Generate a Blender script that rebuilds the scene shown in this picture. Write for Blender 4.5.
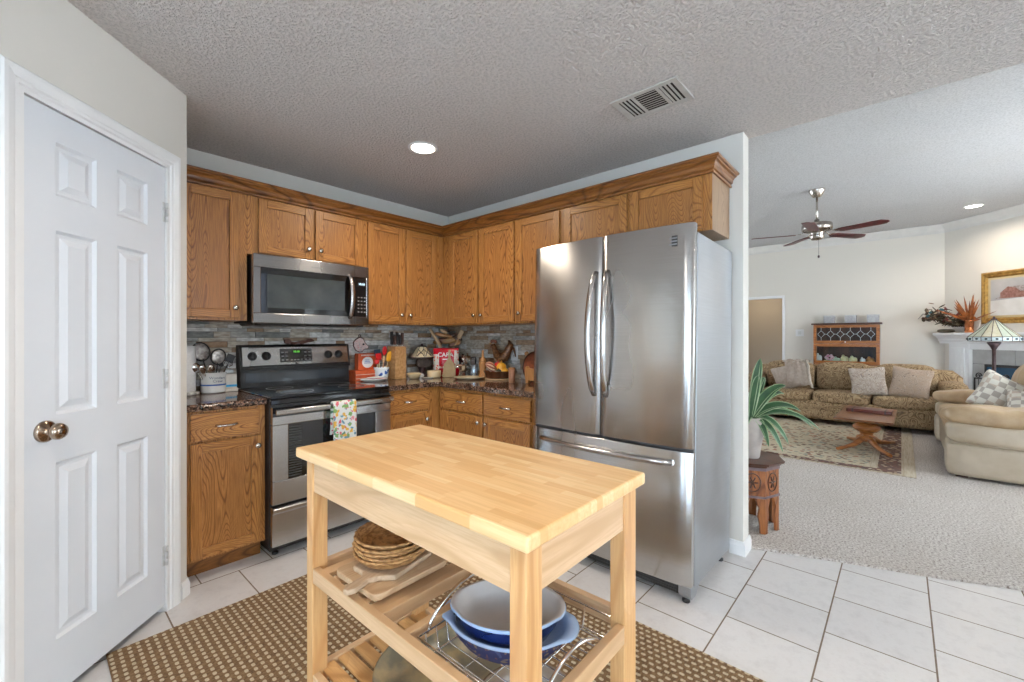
import bpy, bmesh, math, random
from mathutils import Vector, Matrix, noise
random.seed(7)
PI = math.pi
scn = bpy.context.scene
COL = scn.collection
for o in list(bpy.data.objects): bpy.data.objects.remove(o, do_unlink=True)

# ------------------------------------------------------------------ camera
cd = bpy.data.cameras.new('camera'); cam = bpy.data.objects.new('camera', cd); COL.objects.link(cam)
cd.sensor_width = 36; cd.lens = 15.218; cd.shift_y = -0.00378; cd.clip_start = 0.02
cam.location = (-2.7432, -3.3093, 1.2591)
cam.rotation_euler = (PI/2, 0, 0.7324 - PI/2)
scn.camera = cam
# ------------------------------------------------------------------ world, exposure, daylight through the windows
w = bpy.data.worlds.new('world'); scn.world = w; w.use_nodes = True
wb = w.node_tree.nodes['Background']; wb.inputs[0].default_value = (0.62, 0.76, 1.0, 1); wb.inputs[1].default_value = 1.2
vs = scn.view_settings
vs.view_transform = 'Standard'; vs.look = 'None'; vs.gamma = 1; vs.use_curve_mapping = False; vs.exposure = 0.72

def area(name, loc, rot, sx, sy, power, col=(1, 1, 1), spread=PI):
    l = bpy.data.lights.new(name, 'AREA'); l.shape = 'RECTANGLE'; l.size = sx; l.size_y = sy
    l.energy = power; l.color = col; l.spread = spread
    o = bpy.data.objects.new(name, l); COL.objects.link(o); o.location = loc; o.rotation_euler = rot
    return o
# breakfast room windows (behind the camera) and living room windows
area('daylight', (-5.16, -3.75, 1.2), (0, -PI/2, 0), 2.0, 2.4, 60, (0.67, 0.83, 1.0))
area('daylight', (-2.6, -6.36, 1.35), (PI/2, 0, 0), 2.6, 1.5, 62, (0.88, 0.94, 1.0))
area('daylight', (3.2, -5.94, 1.5), (PI/2, 0, 0), 2.8, 2.1, 102, (0.97, 0.98, 1.0))
area('daylight', (3.2, 2.44, 1.5), (-PI/2, 0, 0), 3.2, 2.0, 62, (0.97, 0.98, 1.0))

# ------------------------------------------------------------------ materials
MATS = {}
def _new(name):
    m = bpy.data.materials.new(name); m.use_nodes = True; nt = m.node_tree
    return m, nt, nt.nodes['Principled BSDF']
def N(nt, t, **kw):
    n = nt.nodes.new(t)
    for k, v in kw.items():
        if k in n.inputs.keys() if hasattr(n, 'inputs') else False: n.inputs[k].default_value = v
        else: setattr(n, k, v)
    return n
def coords(nt, scale=(1, 1, 1), loc=(0, 0, 0), rot=(0, 0, 0), src='Object'):
    tc = N(nt, 'ShaderNodeTexCoord'); mp = N(nt, 'ShaderNodeMapping')
    mp.inputs['Scale'].default_value = scale; mp.inputs['Location'].default_value = loc; mp.inputs['Rotation'].default_value = rot
    nt.links.new(tc.outputs[src], mp.inputs['Vector']); return mp.outputs['Vector']
def ramp(nt, fac, stops, interp='LINEAR'):
    r = N(nt, 'ShaderNodeValToRGB'); r.color_ramp.interpolation = interp
    el = r.color_ramp.elements
    while len(el) < len(stops): el.new(0.5)
    for e, (p, c) in zip(el, stops):
        e.position = p; e.color = (c[0], c[1], c[2], 1) if not isinstance(c, (int, float)) else (c, c, c, 1)
    nt.links.new(fac, r.inputs[0]); return r.outputs[0]
def noise_n(nt, vec, scale, detail=2, rough=0.5, dist=0):
    n = N(nt, 'ShaderNodeTexNoise'); n.inputs['Scale'].default_value = scale; n.inputs['Detail'].default_value = detail
    n.inputs['Roughness'].default_value = rough; n.inputs['Distortion'].default_value = dist
    nt.links.new(vec, n.inputs['Vector']); return n.outputs[0]
def math_n(nt, op, a, b=None, c=None):
    m = N(nt, 'ShaderNodeMath', operation=op)
    for i, x in enumerate((a, b, c)):
        if x is None: continue
        if isinstance(x, (int, float)): m.inputs[i].default_value = x
        else: nt.links.new(x, m.inputs[i])
    return m.outputs[0]
def mixc(nt, fac, a, b, blend='MIX'):
    m = N(nt, 'ShaderNodeMix', data_type='RGBA', blend_type=blend)
    for i, x in ((0, fac), (6, a), (7, b)):
        if isinstance(x, (int, float)): m.inputs[i].default_value = x
        elif isinstance(x, tuple): m.inputs[i].default_value = (x[0], x[1], x[2], 1)
        else: nt.links.new(x, m.inputs[i])
    return m.outputs[2]
def bump(nt, bsdf, h, strength=0.3, dist=0.01):
    b = N(nt, 'ShaderNodeBump'); b.inputs['Strength'].default_value = strength; b.inputs['Distance'].default_value = dist
    nt.links.new(h, b.inputs['Height']); nt.links.new(b.outputs[0], bsdf.inputs['Normal'])
def pm(name, c1, c2=None, scale=20, rough=0.5, metal=0.0, bmp=0, stretch=(1, 1, 1), detail=3, bd=0.005, spec=None, coat=0, trans=0, aniso=0, lo=0.35, hi=0.65):
    """simple procedural material: two tones mixed by stretched noise"""
    if name in MATS: return MATS[name]
    m, nt, b = _new(name)
    if c2 is None: c2 = tuple(x*0.93 for x in c1)
    v = coords(nt, stretch); f = noise_n(nt, v, scale, detail)
    nt.links.new(ramp(nt, f, [(lo, c1), (hi, c2)]), b.inputs['Base Color'])
    b.inputs['Roughness'].default_value = rough; b.inputs['Metallic'].default_value = metal
    if spec is not None: b.inputs['Specular IOR Level'].default_value = spec
    if coat: b.inputs['Coat Weight'].default_value = coat; b.inputs['Coat Roughness'].default_value = 0.08
    if trans: b.inputs['Transmission Weight'].default_value = trans
    if bmp: bump(nt, b, f, bmp, bd)
    MATS[name] = m; return m
def wood(name, light, mid, dark, axis='z', freq=9, rough=0.36, fig=1.0, coat=0.15, off=0.0):
    """oak: contour lines of stretched noise give cathedral figure, fine pores on top"""
    if name in MATS: return MATS[name]
    m, nt, b = _new(name)
    s = {'z': (1, 1, 0.16), 'h': (0.16, 0.16, 1), 'x': (0.16, 1, 1), 'y': (1, 0.16, 1)}[axis]
    p = {'z': (60, 60, 3), 'h': (3, 3, 60), 'x': (3, 60, 60), 'y': (60, 3, 60)}[axis]
    v = coords(nt, s, (off, off*0.7, off*0.3)); n1 = noise_n(nt, v, 5.0, 1.5, 0.45)
    ph = math_n(nt, 'MULTIPLY', n1, freq*6.0*fig); sn = math_n(nt, 'FRACT', ph)
    tri = math_n(nt, 'ABSOLUTE', math_n(nt, 'SUBTRACT', sn, 0.35))
    c1 = ramp(nt, tri, [(0.0, dark), (0.03, dark), (0.13, mid), (0.36, light), (0.65, mid)])
    v2 = coords(nt, p); n2 = noise_n(nt, v2, 3.0, 3, 0.6)
    c2 = mixc(nt, ramp(nt, n2, [(0.42, 0.0), (0.62, 0.55)]), c1, dark)
    v3 = coords(nt, (1, 1, 1)); n3 = noise_n(nt, v3, 1.7, 1)
    c3 = mixc(nt, ramp(nt, n3, [(0.35, 0.0), (0.65, 0.35)]), c2, mid)
    nt.links.new(c3, b.inputs['Base Color']); b.inputs['Roughness'].default_value = rough
    b.inputs['Coat Weight'].default_value = coat; b.inputs['Coat Roughness'].default_value = 0.2
    bump(nt, b, n2, 0.12, 0.002)
    MATS[name] = m; return m
OL, OM, OD = (0.54, 0.255, 0.072), (0.41, 0.170, 0.040), (0.155, 0.052, 0.012)
oakV = wood('oak_vertical', OL, OM, OD, 'z'); oakP = wood('oak_panel', (0.50, 0.225, 0.065), (0.38, 0.155, 0.038), (0.140, 0.046, 0.011), 'z', 9, fig=1.35, off=3.1)
oakH = wood('oak_horizontal', OL, OM, OD, 'h', 9, off=1.3)
oakMold = wood('oak_moulding', (0.34, 0.135, 0.030), (0.25, 0.090, 0.018), (0.10, 0.032, 0.008), 'h', 3)
oakSide = wood('oak_end_panel', (0.42, 0.27, 0.15), (0.36, 0.22, 0.12), (0.25, 0.15, 0.08), 'z', 6, rough=0.5)
BL, BM, BD = (0.80, 0.58, 0.31), (0.74, 0.50, 0.245), (0.58, 0.35, 0.15)
birchZ = wood('birch_leg', (0.70, 0.42, 0.19), (0.64, 0.36, 0.15), (0.54, 0.27, 0.10), 'z', 2.0)
birchH = wood('birch_rail', (0.68, 0.46, 0.27), (0.63, 0.41, 0.23), (0.54, 0.33, 0.17), 'h', 1.6)
birchS = wood('birch_slat', (0.72, 0.44, 0.19), (0.64, 0.36, 0.14), (0.45, 0.22, 0.07), 'y', 2.0)
def butcher():
    m, nt, b = _new('butcher_block')
    v = coords(nt, (1, 1, 1), (0.3, 0.2, 0), (0, 0, PI/2))
    br = N(nt, 'ShaderNodeTexBrick'); nt.links.new(v, br.inputs['Vector'])
    br.offset = 0.37; br.offset_frequency = 2; br.squash = 0.8; br.squash_frequency = 3
    for k, x in (('Scale', 1.0), ('Mortar Size', 0.0006), ('Mortar Smooth', 0.1), ('Bias', 0.0), ('Brick Width', 0.17), ('Row Height', 0.0245)): br.inputs[k].default_value = x
    br.inputs['Color1'].default_value = (0.0, 0.0, 0.0, 1); br.inputs['Color2'].default_value = (1, 1, 1, 1); br.inputs['Mortar'].default_value = (0.3, 0.3, 0.3, 1)
    c = ramp(nt, br.outputs['Color'], [(0.0, (0.68, 0.39, 0.16)), (0.3, (0.76, 0.47, 0.21)), (0.65, (0.80, 0.53, 0.26)), (1.0, (0.84, 0.61, 0.34))])
    v2 = coords(nt, (60, 2.5, 60)); n2 = noise_n(nt, v2, 2.0, 3, 0.6)
    c = mixc(nt, ramp(nt, n2, [(0.4, 0.0), (0.72, 0.45)]), c, (0.58, 0.33, 0.12))
    nt.links.new(c, b.inputs['Base Color']); b.inputs['Roughness'].default_value = 0.36
    bump(nt, b, n2, 0.08, 0.001); return m
butcherM = butcher()
def wallmat(name, c, sc=160, st=0.12):
    m, nt, b = _new(name); v = coords(nt); f = noise_n(nt, v, sc, 2)
    f2 = noise_n(nt, v, 0.9, 1)
    nt.links.new(ramp(nt, f2, [(0.3, c), (0.7, tuple(x*0.97 for x in c))]), b.inputs['Base Color'])
    b.inputs['Roughness'].default_value = 0.7; bump(nt, b, f, st, 0.004); return m
wallM = wallmat('painted_wall', (0.68, 0.65, 0.60))
wallLR = wallmat('living_wall', (0.72, 0.68, 0.615))
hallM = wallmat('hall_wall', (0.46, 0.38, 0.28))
def popcorn(name, c, strength):
    m, nt, b = _new(name); v = coords(nt); f = noise_n(nt, v, 75, 3, 0.6)
    g = noise_n(nt, v, 1.2, 2)
    base = ramp(nt, f, [(0.36, tuple(x*0.80 for x in c)), (0.56, c)])
    c2 = mixc(nt, ramp(nt, g, [(0.5, 0.0), (0.75, 0.12)]), base, (c[0]*0.9, c[1]*0.8, c[2]*0.7))
    nt.links.new(c2, b.inputs['Base Color']); b.inputs['Roughness'].default_value = 0.9
    bump(nt, b, ramp(nt, f, [(0.38, 0.0), (0.62, 1.0)]), strength, 0.012); return m
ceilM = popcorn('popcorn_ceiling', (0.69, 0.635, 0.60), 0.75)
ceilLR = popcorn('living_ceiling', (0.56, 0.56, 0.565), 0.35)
whiteM = pm('white_trim', (0.80, 0.80, 0.80), (0.78, 0.78, 0.785), 8, rough=0.35)
doorM = pm('white_door_paint', (0.70, 0.725, 0.765), (0.68, 0.71, 0.755), 6, rough=0.42)
blackM = pm('black_plastic', (0.012, 0.012, 0.013), (0.02, 0.02, 0.022), 30, rough=0.35)
blackG = pm('black_glass', (0.006, 0.006, 0.007), (0.010, 0.010, 0.012), 10, rough=0.06, coat=0.6)
darkM = pm('dark_recess', (0.01, 0.008, 0.006), (0.02, 0.015, 0.01), 10, rough=0.9)
nickel = pm('brushed_nickel', (0.62, 0.58, 0.53), (0.55, 0.51, 0.46), 80, rough=0.22, metal=1)
chrome = pm('chrome', (0.80, 0.80, 0.80), (0.74, 0.74, 0.74), 40, rough=0.12, metal=1)
def steel(name, c, rough=0.24, aniso=0.75, st=(3, 3, 500)):
    m, nt, b = _new(name); v = coords(nt, st); f = noise_n(nt, v, 1.0, 2, 0.6)
    v2 = coords(nt, (1, 1, 0.5)); f2 = noise_n(nt, v2, 3.0, 2)
    nt.links.new(ramp(nt, f, [(0.3, tuple(x*0.9 for x in c)), (0.7, c)]), b.inputs['Base Color'])
    b.inputs['Metallic'].default_value = 1
    nt.links.new(ramp(nt, f2, [(0.3, rough*0.85), (0.7, rough*1.2)]), b.inputs['Roughness'])
    b.inputs['Anisotropic'].default_value = aniso; b.inputs['Anisotropic Rotation'].default_value = 0.25
    t = N(nt, 'ShaderNodeTangent'); t.direction_type = 'RADIAL'; t.axis = 'Z'
    nt.links.new(t.outputs[0], b.inputs['Tangent']); bump(nt, b, f, 0.05, 0.001); return m
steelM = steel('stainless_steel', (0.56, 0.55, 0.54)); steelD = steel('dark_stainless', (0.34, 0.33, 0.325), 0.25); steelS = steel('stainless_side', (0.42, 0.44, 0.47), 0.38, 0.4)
def granite():
    m, nt, b = _new('granite'); v = coords(nt)
    vo = N(nt, 'ShaderNodeTexVoronoi'); vo.inputs['Scale'].default_value = 130; nt.links.new(v, vo.inputs['Vector'])
    c = ramp(nt, vo.outputs['Color'], [(0.0, (0.012, 0.009, 0.008)), (0.25, (0.09, 0.05, 0.034)), (0.45, (0.22, 0.13, 0.09)), (0.68, (0.04, 0.026, 0.022)), (0.88, (0.40, 0.31, 0.25))], 'CONSTANT')
    nt.links.new(c, b.inputs['Base Color']); b.inputs['Roughness'].default_value = 0.08; return m
graniteM = granite()
def tilemat():
    m, nt, b = _new('floor_tile')
    v = coords(nt, (1, 1, 1), (-0.033 + 0.3375*40, 2.720 + 0.3447*40, 0))
    br = N(nt, 'ShaderNodeTexBrick'); nt.links.new(v, br.inputs['Vector']); br.offset = 0.5; br.offset_frequency = 2; br.squash = 1.0
    for k, x in (('Scale', 1.0), ('Mortar Size', 0.0032), ('Mortar Smooth', 0.1), ('Bias', 0.0), ('Brick Width', 0.3375), ('Row Height', 0.3447)): br.inputs[k].default_value = x
    br.inputs['Color1'].default_value = (0.625, 0.605, 0.60, 1); br.inputs['Color2'].default_value = (0.675, 0.655, 0.645, 1); br.inputs['Mortar'].default_value = (0.20, 0.15, 0.11, 1)
    v2 = coords(nt); n1 = noise_n(nt, v2, 11, 7, 0.72, 0.0); n2 = noise_n(nt, v2, 45, 4, 0.6)
    mot = ramp(nt, n1, [(0.30, (0.86, 0.85, 0.85)), (0.52, (1, 1, 1)), (0.75, (0.95, 0.93, 0.91))])
    c = mixc(nt, 1.0, br.outputs['Color'], mot, 'MULTIPLY')
    c = mixc(nt, ramp(nt, n2, [(0.55, 0.0), (0.8, 0.35)]), c, (0.50, 0.46, 0.43))
    nt.links.new(c, b.inputs['Base Color'])
    nt.links.new(ramp(nt, br.outputs['Fac'], [(0, 0.30), (1, 0.9)]), b.inputs['Roughness'])
    inv = math_n(nt, 'SUBTRACT', 1.0, br.outputs['Fac']); h = math_n(nt, 'ADD', inv, math_n(nt, 'MULTIPLY', n2, 0.12))
    bump(nt, b, h, 0.5, 0.003); return m
tileM = tilemat()
def carpetmat():
    m, nt, b = _new('carpet'); v = coords(nt); f = noise_n(nt, v, 80, 4, 0.75); g = noise_n(nt, v, 2.2, 3)
    c = ramp(nt, f, [(0.34, (0.26, 0.205, 0.17)), (0.47, (0.61, 0.545, 0.50)), (0.58, (0.80, 0.75, 0.70))])
    c = mixc(nt, ramp(nt, g, [(0.4, 0.0), (0.7, 0.22)]), c, (0.50, 0.43, 0.36))
    nt.links.new(c, b.inputs['Base Color']); b.inputs['Roughness'].default_value = 1; b.inputs['Specular IOR Level'].default_value = 0.1
    bump(nt, b, f, 0.9, 0.02); return m
carpetM = carpetmat()
def rugweave():
    m, nt, b = _new('woven_rug')
    tc = N(nt, 'ShaderNodeTexCoord'); sx = N(nt, 'ShaderNodeSeparateXYZ'); nt.links.new(tc.outputs['Object'], sx.inputs[0])
    px, py = 0.0275, 0.0300
    u = math_n(nt, 'DIVIDE', sx.outputs[0], px); col = math_n(nt, 'FLOOR', u); fu = math_n(nt, 'FRACT', u)
    par = math_n(nt, 'MULTIPLY', math_n(nt, 'MODULO', math_n(nt, 'ADD', col, 400), 2), 0.5)
    vv = math_n(nt, 'ADD', math_n(nt, 'DIVIDE', sx.outputs[1], py), par); fv = math_n(nt, 'FRACT', math_n(nt, 'ADD', vv, 400))
    du = math_n(nt, 'ABSOLUTE', math_n(nt, 'SUBTRACT', fu, 0.5)); dv = math_n(nt, 'ABSOLUTE', math_n(nt, 'SUBTRACT', fv, 0.5))
    rr = math_n(nt, 'ADD', math_n(nt, 'POWER', math_n(nt, 'DIVIDE', du, 0.25), 3), math_n(nt, 'POWER', math_n(nt, 'DIVIDE', dv, 0.34), 3))
    dot = ramp(nt, rr, [(0.7, 1.0), (1.0, 0.0)])
    v = coords(nt, (60, 200, 60)); f = noise_n(nt, v, 1, 3, 0.7)
    base = ramp(nt, f, [(0.3, (0.085, 0.046, 0.020)), (0.5, (0.20, 0.115, 0.052)), (0.7, (0.30, 0.185, 0.09))])
    cr = ramp(nt, f, [(0.3, (0.42, 0.33, 0.21)), (0.6, (0.60, 0.50, 0.35))])
    nt.links.new(mixc(nt, dot, base, cr), b.inputs['Base Color']); b.inputs['Roughness'].default_value = 0.95
    h = math_n(nt, 'ADD', math_n(nt, 'MULTIPLY', dot, 0.6), math_n(nt, 'MULTIPLY', f, 0.7)); bump(nt, b, h, 0.9, 0.006); return m
rugM = rugweave()
def orient(name, base, cols, sc, rough=0.95):
    m, nt, b = _new(name); v = coords(nt)
    vo = N(nt, 'ShaderNodeTexVoronoi'); vo.inputs['Scale'].default_value = sc; nt.links.new(v, vo.inputs['Vector'])
    c = ramp(nt, vo.outputs['Color'], cols, 'CONSTANT'); d = ramp(nt, vo.outputs['Distance'], [(0.44, 1.0), (0.54, 0.0)])
    nt.links.new(mixc(nt, d, base, c), b.inputs['Base Color']); b.inputs['Roughness'].default_value = rough
    f = noise_n(nt, v, 200, 2); bump(nt, b, f, 0.3, 0.003); return m
rugField = orient('oriental_field', (0.52, 0.44, 0.31), [(0, (0.52, 0.44, 0.31)), (0.3, (0.20, 0.12, 0.09)), (0.45, (0.55, 0.47, 0.34)), (0.6, (0.28, 0.29, 0.24)), (0.75, (0.35, 0.14, 0.09)), (0.85, (0.50, 0.42, 0.30))], 22)
rugBorder = orient('oriental_border', (0.13, 0.07, 0.055), [(0, (0.13, 0.07, 0.055)), (0.3, (0.45, 0.33, 0.22)), (0.5, (0.20, 0.09, 0.06)), (0.7, (0.50, 0.42, 0.32)), (0.85, (0.10, 0.07, 0.07))], 24)
rugBeige = pm('rug_beige', (0.55, 0.48, 0.37), (0.42, 0.34, 0.24), 30, rough=0.95, stretch=(0.2, 3, 1))
def paisley(name, base, mid, dark, sc=5):
    m, nt, b = _new(name); v = coords(nt); n1 = noise_n(nt, v, sc, 2, 0.5, 1.2)
    fr = math_n(nt, 'FRACT', math_n(nt, 'MULTIPLY', n1, 9)); t = math_n(nt, 'ABSOLUTE', math_n(nt, 'SUBTRACT', fr, 0.5))
    c = ramp(nt, t, [(0.0, dark), (0.12, mid), (0.28, base), (0.42, mid), (0.5, dark)])
    n2 = noise_n(nt, v, 25, 2); c = mixc(nt, ramp(nt, n2, [(0.45, 0.0), (0.6, 0.5)]), c, base)
    nt.links.new(c, b.inputs['Base Color']); b.inputs['Roughness'].default_value = 0.9; bump(nt, b, t, 0.2, 0.003); return m
sofaM = paisley('paisley_fabric', (0.42, 0.30, 0.175), (0.23, 0.135, 0.062), (0.085, 0.058, 0.030), 4.5)
cushM = paisley('floral_cushion', (0.52, 0.45, 0.38), (0.40, 0.30, 0.23), (0.17, 0.15, 0.16), 7)
cushT = pm('tan_cushion', (0.60, 0.47, 0.36), (0.50, 0.38, 0.28), 12, rough=0.8)
leather = pm('beige_leather', (0.56, 0.47, 0.36), (0.48, 0.39, 0.285), 6, rough=0.42, bmp=0.25, bd=0.02)
leatherT = pm('tan_leather', (0.52, 0.38, 0.235), (0.44, 0.30, 0.17), 9, rough=0.40, bmp=0.5, bd=0.03)
def checks(name, a, bcol, ccol, s):
    m, nt, b = _new(name); v = coords(nt, (1, 1, 1), (0.013, 0.017, 0.011))
    ch = N(nt, 'ShaderNodeTexChecker'); nt.links.new(v, ch.inputs[0]); ch.inputs['Scale'].default_value = s
    vo = N(nt, 'ShaderNodeTexVoronoi'); vo.inputs['Scale'].default_value = s*0.5; nt.links.new(v, vo.inputs['Vector'])
    cc = ramp(nt, vo.outputs['Color'], [(0.0, bcol), (0.5, ccol)], 'CONSTANT')
    nt.links.new(mixc(nt, ch.outputs['Fac'], a, cc), b.inputs['Base Color']); b.inputs['Roughness'].default_value = 0.9; return m
checkM = checks('checked_fabric', (0.70, 0.66, 0.58), (0.42, 0.37, 0.32), (0.55, 0.45, 0.36), 18)
terra = pm('grey_pot', (0.52, 0.46, 0.42), (0.44, 0.39, 0.36), 14, rough=0.7)
leafG = pm('leaf_green', (0.045, 0.125, 0.045), (0.03, 0.085, 0.04), 12, rough=0.45, stretch=(1, 1, 1))
leafW = pm('leaf_cream', (0.42, 0.50, 0.34), (0.24, 0.38, 0.17), 12, rough=0.45)
mahog = wood('mahogany', (0.33, 0.145, 0.06), (0.24, 0.095, 0.036), (0.11, 0.04, 0.016), 'y', 3, rough=0.28)
mahogD = pm('dark_stained_wood', (0.10, 0.035, 0.018), (0.05, 0.018, 0.01), 14, rough=0.35, stretch=(1, 1, 0.2))
cherry = wood('carved_cherry', (0.40, 0.15, 0.045), (0.30, 0.10, 0.03), (0.12, 0.035, 0.012), 'z', 3, rough=0.35)
honey = wood('honey_oak', (0.50, 0.20, 0.05), (0.38, 0.13, 0.03), (0.20, 0.06, 0.015), 'h', 4, rough=0.35)
redblade = pm('red_blade', (0.11, 0.008, 0.010), (0.06, 0.006, 0.008), 20, rough=0.35)
gold = pm('gold_frame', (0.52, 0.30, 0.075), (0.32, 0.17, 0.04), 25, rough=0.35, metal=0.55)
copper = pm('copper', (0.75, 0.30, 0.13), (0.60, 0.22, 0.09), 30, rough=0.25, metal=1)
SW = dict(scale=26, rough=0.55, bmp=0.7, bd=0.008, stretch=(1, 1, 2.5), detail=5)
stoneC = [pm('stone_grey', (0.48, 0.46, 0.43), (0.27, 0.26, 0.24), **SW), pm('stone_cream', (0.54, 0.48, 0.39), (0.33, 0.27, 0.21), **SW), pm('stone_tan', (0.40, 0.28, 0.18), (0.24, 0.16, 0.10), **SW),
          pm('stone_slate', (0.15, 0.155, 0.15), (0.24, 0.235, 0.22), **SW), pm('stone_pale', (0.72, 0.70, 0.67), (0.44, 0.42, 0.39), **SW), pm('stone_rust', (0.24, 0.13, 0.065), (0.34, 0.22, 0.13), **SW)]
groutM = pm('stone_backing', (0.16, 0.15, 0.14), None, 20, rough=0.9)
ceram = pm('white_ceramic', (0.74, 0.74, 0.72), (0.70, 0.70, 0.69), 10, rough=0.2)
cream = pm('cream_ceramic', (0.66, 0.52, 0.32), (0.58, 0.44, 0.25), 14, rough=0.3)
blueE = pm('blue_enamel', (0.012, 0.030, 0.16), (0.010, 0.022, 0.12), 12, rough=0.12, coat=0.4)
blueL = pm('pale_blue_glaze', (0.42, 0.54, 0.74), (0.34, 0.46, 0.68), 12, rough=0.2)
greyG = pm('grey_glaze', (0.52, 0.49, 0.47), (0.46, 0.43, 0.41), 8, rough=0.35)
blueB = pm('blue_band', (0.03, 0.12, 0.42), (0.02, 0.08, 0.33), 12, rough=0.3)
red = pm('red_plastic', (0.62, 0.02, 0.02), (0.48, 0.015, 0.02), 12, rough=0.3)
orange = pm('orange_print', (0.62, 0.11, 0.03), (0.50, 0.07, 0.02), 16, rough=0.4)
yellow = pm('yellow_glaze', (0.75, 0.38, 0.03), (0.62, 0.27, 0.02), 12, rough=0.3)
paleW = pm('pale_wood', (0.60, 0.40, 0.23), (0.48, 0.30, 0.16), 18, rough=0.5, stretch=(1, 8, 8))
tanW = pm('tan_wood', (0.50, 0.25, 0.09), (0.38, 0.17, 0.055), 18, rough=0.45, stretch=(6, 6, 1))
burlW = pm('speckled_wood', (0.52, 0.30, 0.13), (0.36, 0.18, 0.065), 45, rough=0.4)
boardW = wood('board_wood', (0.60, 0.43, 0.27), (0.54, 0.36, 0.21), (0.40, 0.25, 0.13), 'x', 2, rough=0.6, coat=0)
rattan = pm('rattan', (0.50, 0.27, 0.10), (0.26, 0.12, 0.04), 60, rough=0.6, bmp=0.5, bd=0.004, stretch=(1, 1, 4), lo=0.42, hi=0.6)
brownG = pm('brown_glaze', (0.16, 0.055, 0.022), (0.08, 0.028, 0.012), 16, rough=0.18)
stonew = pm('stoneware', (0.44, 0.32, 0.16), (0.22, 0.19, 0.13), 9, rough=0.3, detail=6, lo=0.42, hi=0.58)

foxM = pm('fox_brown', (0.13, 0.045, 0.025), (0.09, 0.03, 0.018), 20, rough=0.4)
khaki = pm('khaki_wood', (0.32, 0.22, 0.10), (0.25, 0.16, 0.07), 20, rough=0.5)
feather = pm('orange_leaf', (0.42, 0.13, 0.025), (0.16, 0.04, 0.012), 14, rough=0.5)
darkLeaf = pm('dark_leaf', (0.05, 0.05, 0.025), (0.10, 0.055, 0.035), 20, rough=0.5)
frostM = pm('frosted_block', (0.42, 0.42, 0.43), (0.34, 0.34, 0.36), 30, rough=0.25)
paper = pm('paper', (0.80, 0.80, 0.80), (0.74, 0.74, 0.74), 60, rough=0.9)
tealM = pm('dark_teal', (0.03, 0.09, 0.14), (0.02, 0.06, 0.10), 10, rough=0.3)
lampglassM = pm('art_glass_cream', (0.72, 0.62, 0.42), (0.62, 0.50, 0.30), 20, rough=0.3)
lampglassG = pm('art_glass_green', (0.42, 0.48, 0.38), (0.50, 0.52, 0.42), 20, rough=0.25)
lampglassB = pm('art_glass_blue', (0.50, 0.62, 0.66), (0.66, 0.74, 0.76), 20, rough=0.25)
bronze = pm('bronze', (0.10, 0.065, 0.07), (0.06, 0.04, 0.045), 20, rough=0.4, metal=0.6)
greyTh = pm('throw_cloth', (0.36, 0.29, 0.24), (0.44, 0.36, 0.30), 30, rough=0.9)
fireTile = pm('hearth_tile', (0.44, 0.44, 0.43), (0.38, 0.37, 0.36), 8, rough=0.35)
fireBlue = pm('blue_screen_glass', (0.03, 0.09, 0.17), (0.04, 0.11, 0.20), 6, rough=0.15)
def emis(name, c, s):
    m, nt, b = _new(name); b.inputs['Base Color'].default_value = (*c, 1); b.inputs['Emission Color'].default_value = (*c, 1)
    b.inputs['Emission Strength'].default_value = s; return m
lampE = emis('lamp_diffuser', (1.0, 0.93, 0.82), 9.0); ledG = emis('green_led', (0.25, 1.0, 0.12), 0.45); ledW = emis('white_led', (0.7, 0.9, 1.0), 0.9)
def glassm():
    m, nt, b = _new('window_glass'); v = coords(nt); f = noise_n(nt, v, 3, 1)
    nt.links.new(ramp(nt, f, [(0.4, (0.9, 0.95, 0.95)), (0.6, (0.95, 1, 1))]), b.inputs['Base Color'])
    b.inputs['Roughness'].default_value = 0.03; b.inputs['Transmission Weight'].default_value = 1; b.inputs['IOR'].default_value = 1.02; return m
glassM = glassm()
def flowers(name, bg, cols, sc, thr=(0.36, 0.40)):
    m, nt, b = _new(name); v = coords(nt); n0 = N(nt, 'ShaderNodeTexNoise'); n0.inputs['Scale'].default_value = 40
    nt.links.new(v, n0.inputs['Vector']); vv = mixc(nt, 0.04, v, n0.outputs['Color'])
    vo = N(nt, 'ShaderNodeTexVoronoi'); vo.inputs['Scale'].default_value = sc; nt.links.new(vv, vo.inputs['Vector'])
    c = ramp(nt, vo.outputs['Color'], cols, 'CONSTANT'); d = ramp(nt, vo.outputs['Distance'], [(thr[0], 1.0), (thr[1], 0.0)])
    nt.links.new(mixc(nt, d, bg, c), b.inputs['Base Color']); b.inputs['Roughness'].default_value = 0.85; return m
towelM = flowers('floral_towel', (0.72, 0.72, 0.68), [(0, (0.10, 0.25, 0.16)), (0.22, (0.65, 0.12, 0.15)), (0.38, (0.15, 0.30, 0.38)), (0.52, (0.75, 0.42, 0.06)), (0.66, (0.22, 0.38, 0.12)), (0.8, (0.70, 0.25, 0.28))], 40, (0.44, 0.48))
blueFl = flowers('blue_floral', (0.70, 0.74, 0.78), [(0, (0.02, 0.05, 0.22)), (0.5, (0.05, 0.12, 0.4))], 28, (0.30, 0.36))
pinkW = flowers('pink_floral', (0.66, 0.50, 0.46), [(0, (0.50, 0.22, 0.24)), (0.35, (0.42, 0.40, 0.40)), (0.6, (0.62, 0.34, 0.32)), (0.8, (0.74, 0.68, 0.64))], 75)
berryM = flowers('berry_relief', (0.03, 0.04, 0.14), [(0, (0.16, 0.07, 0.09)), (0.4, (0.22, 0.17, 0.13)), (0.7, (0.06, 0.09, 0.22))], 75)

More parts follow.
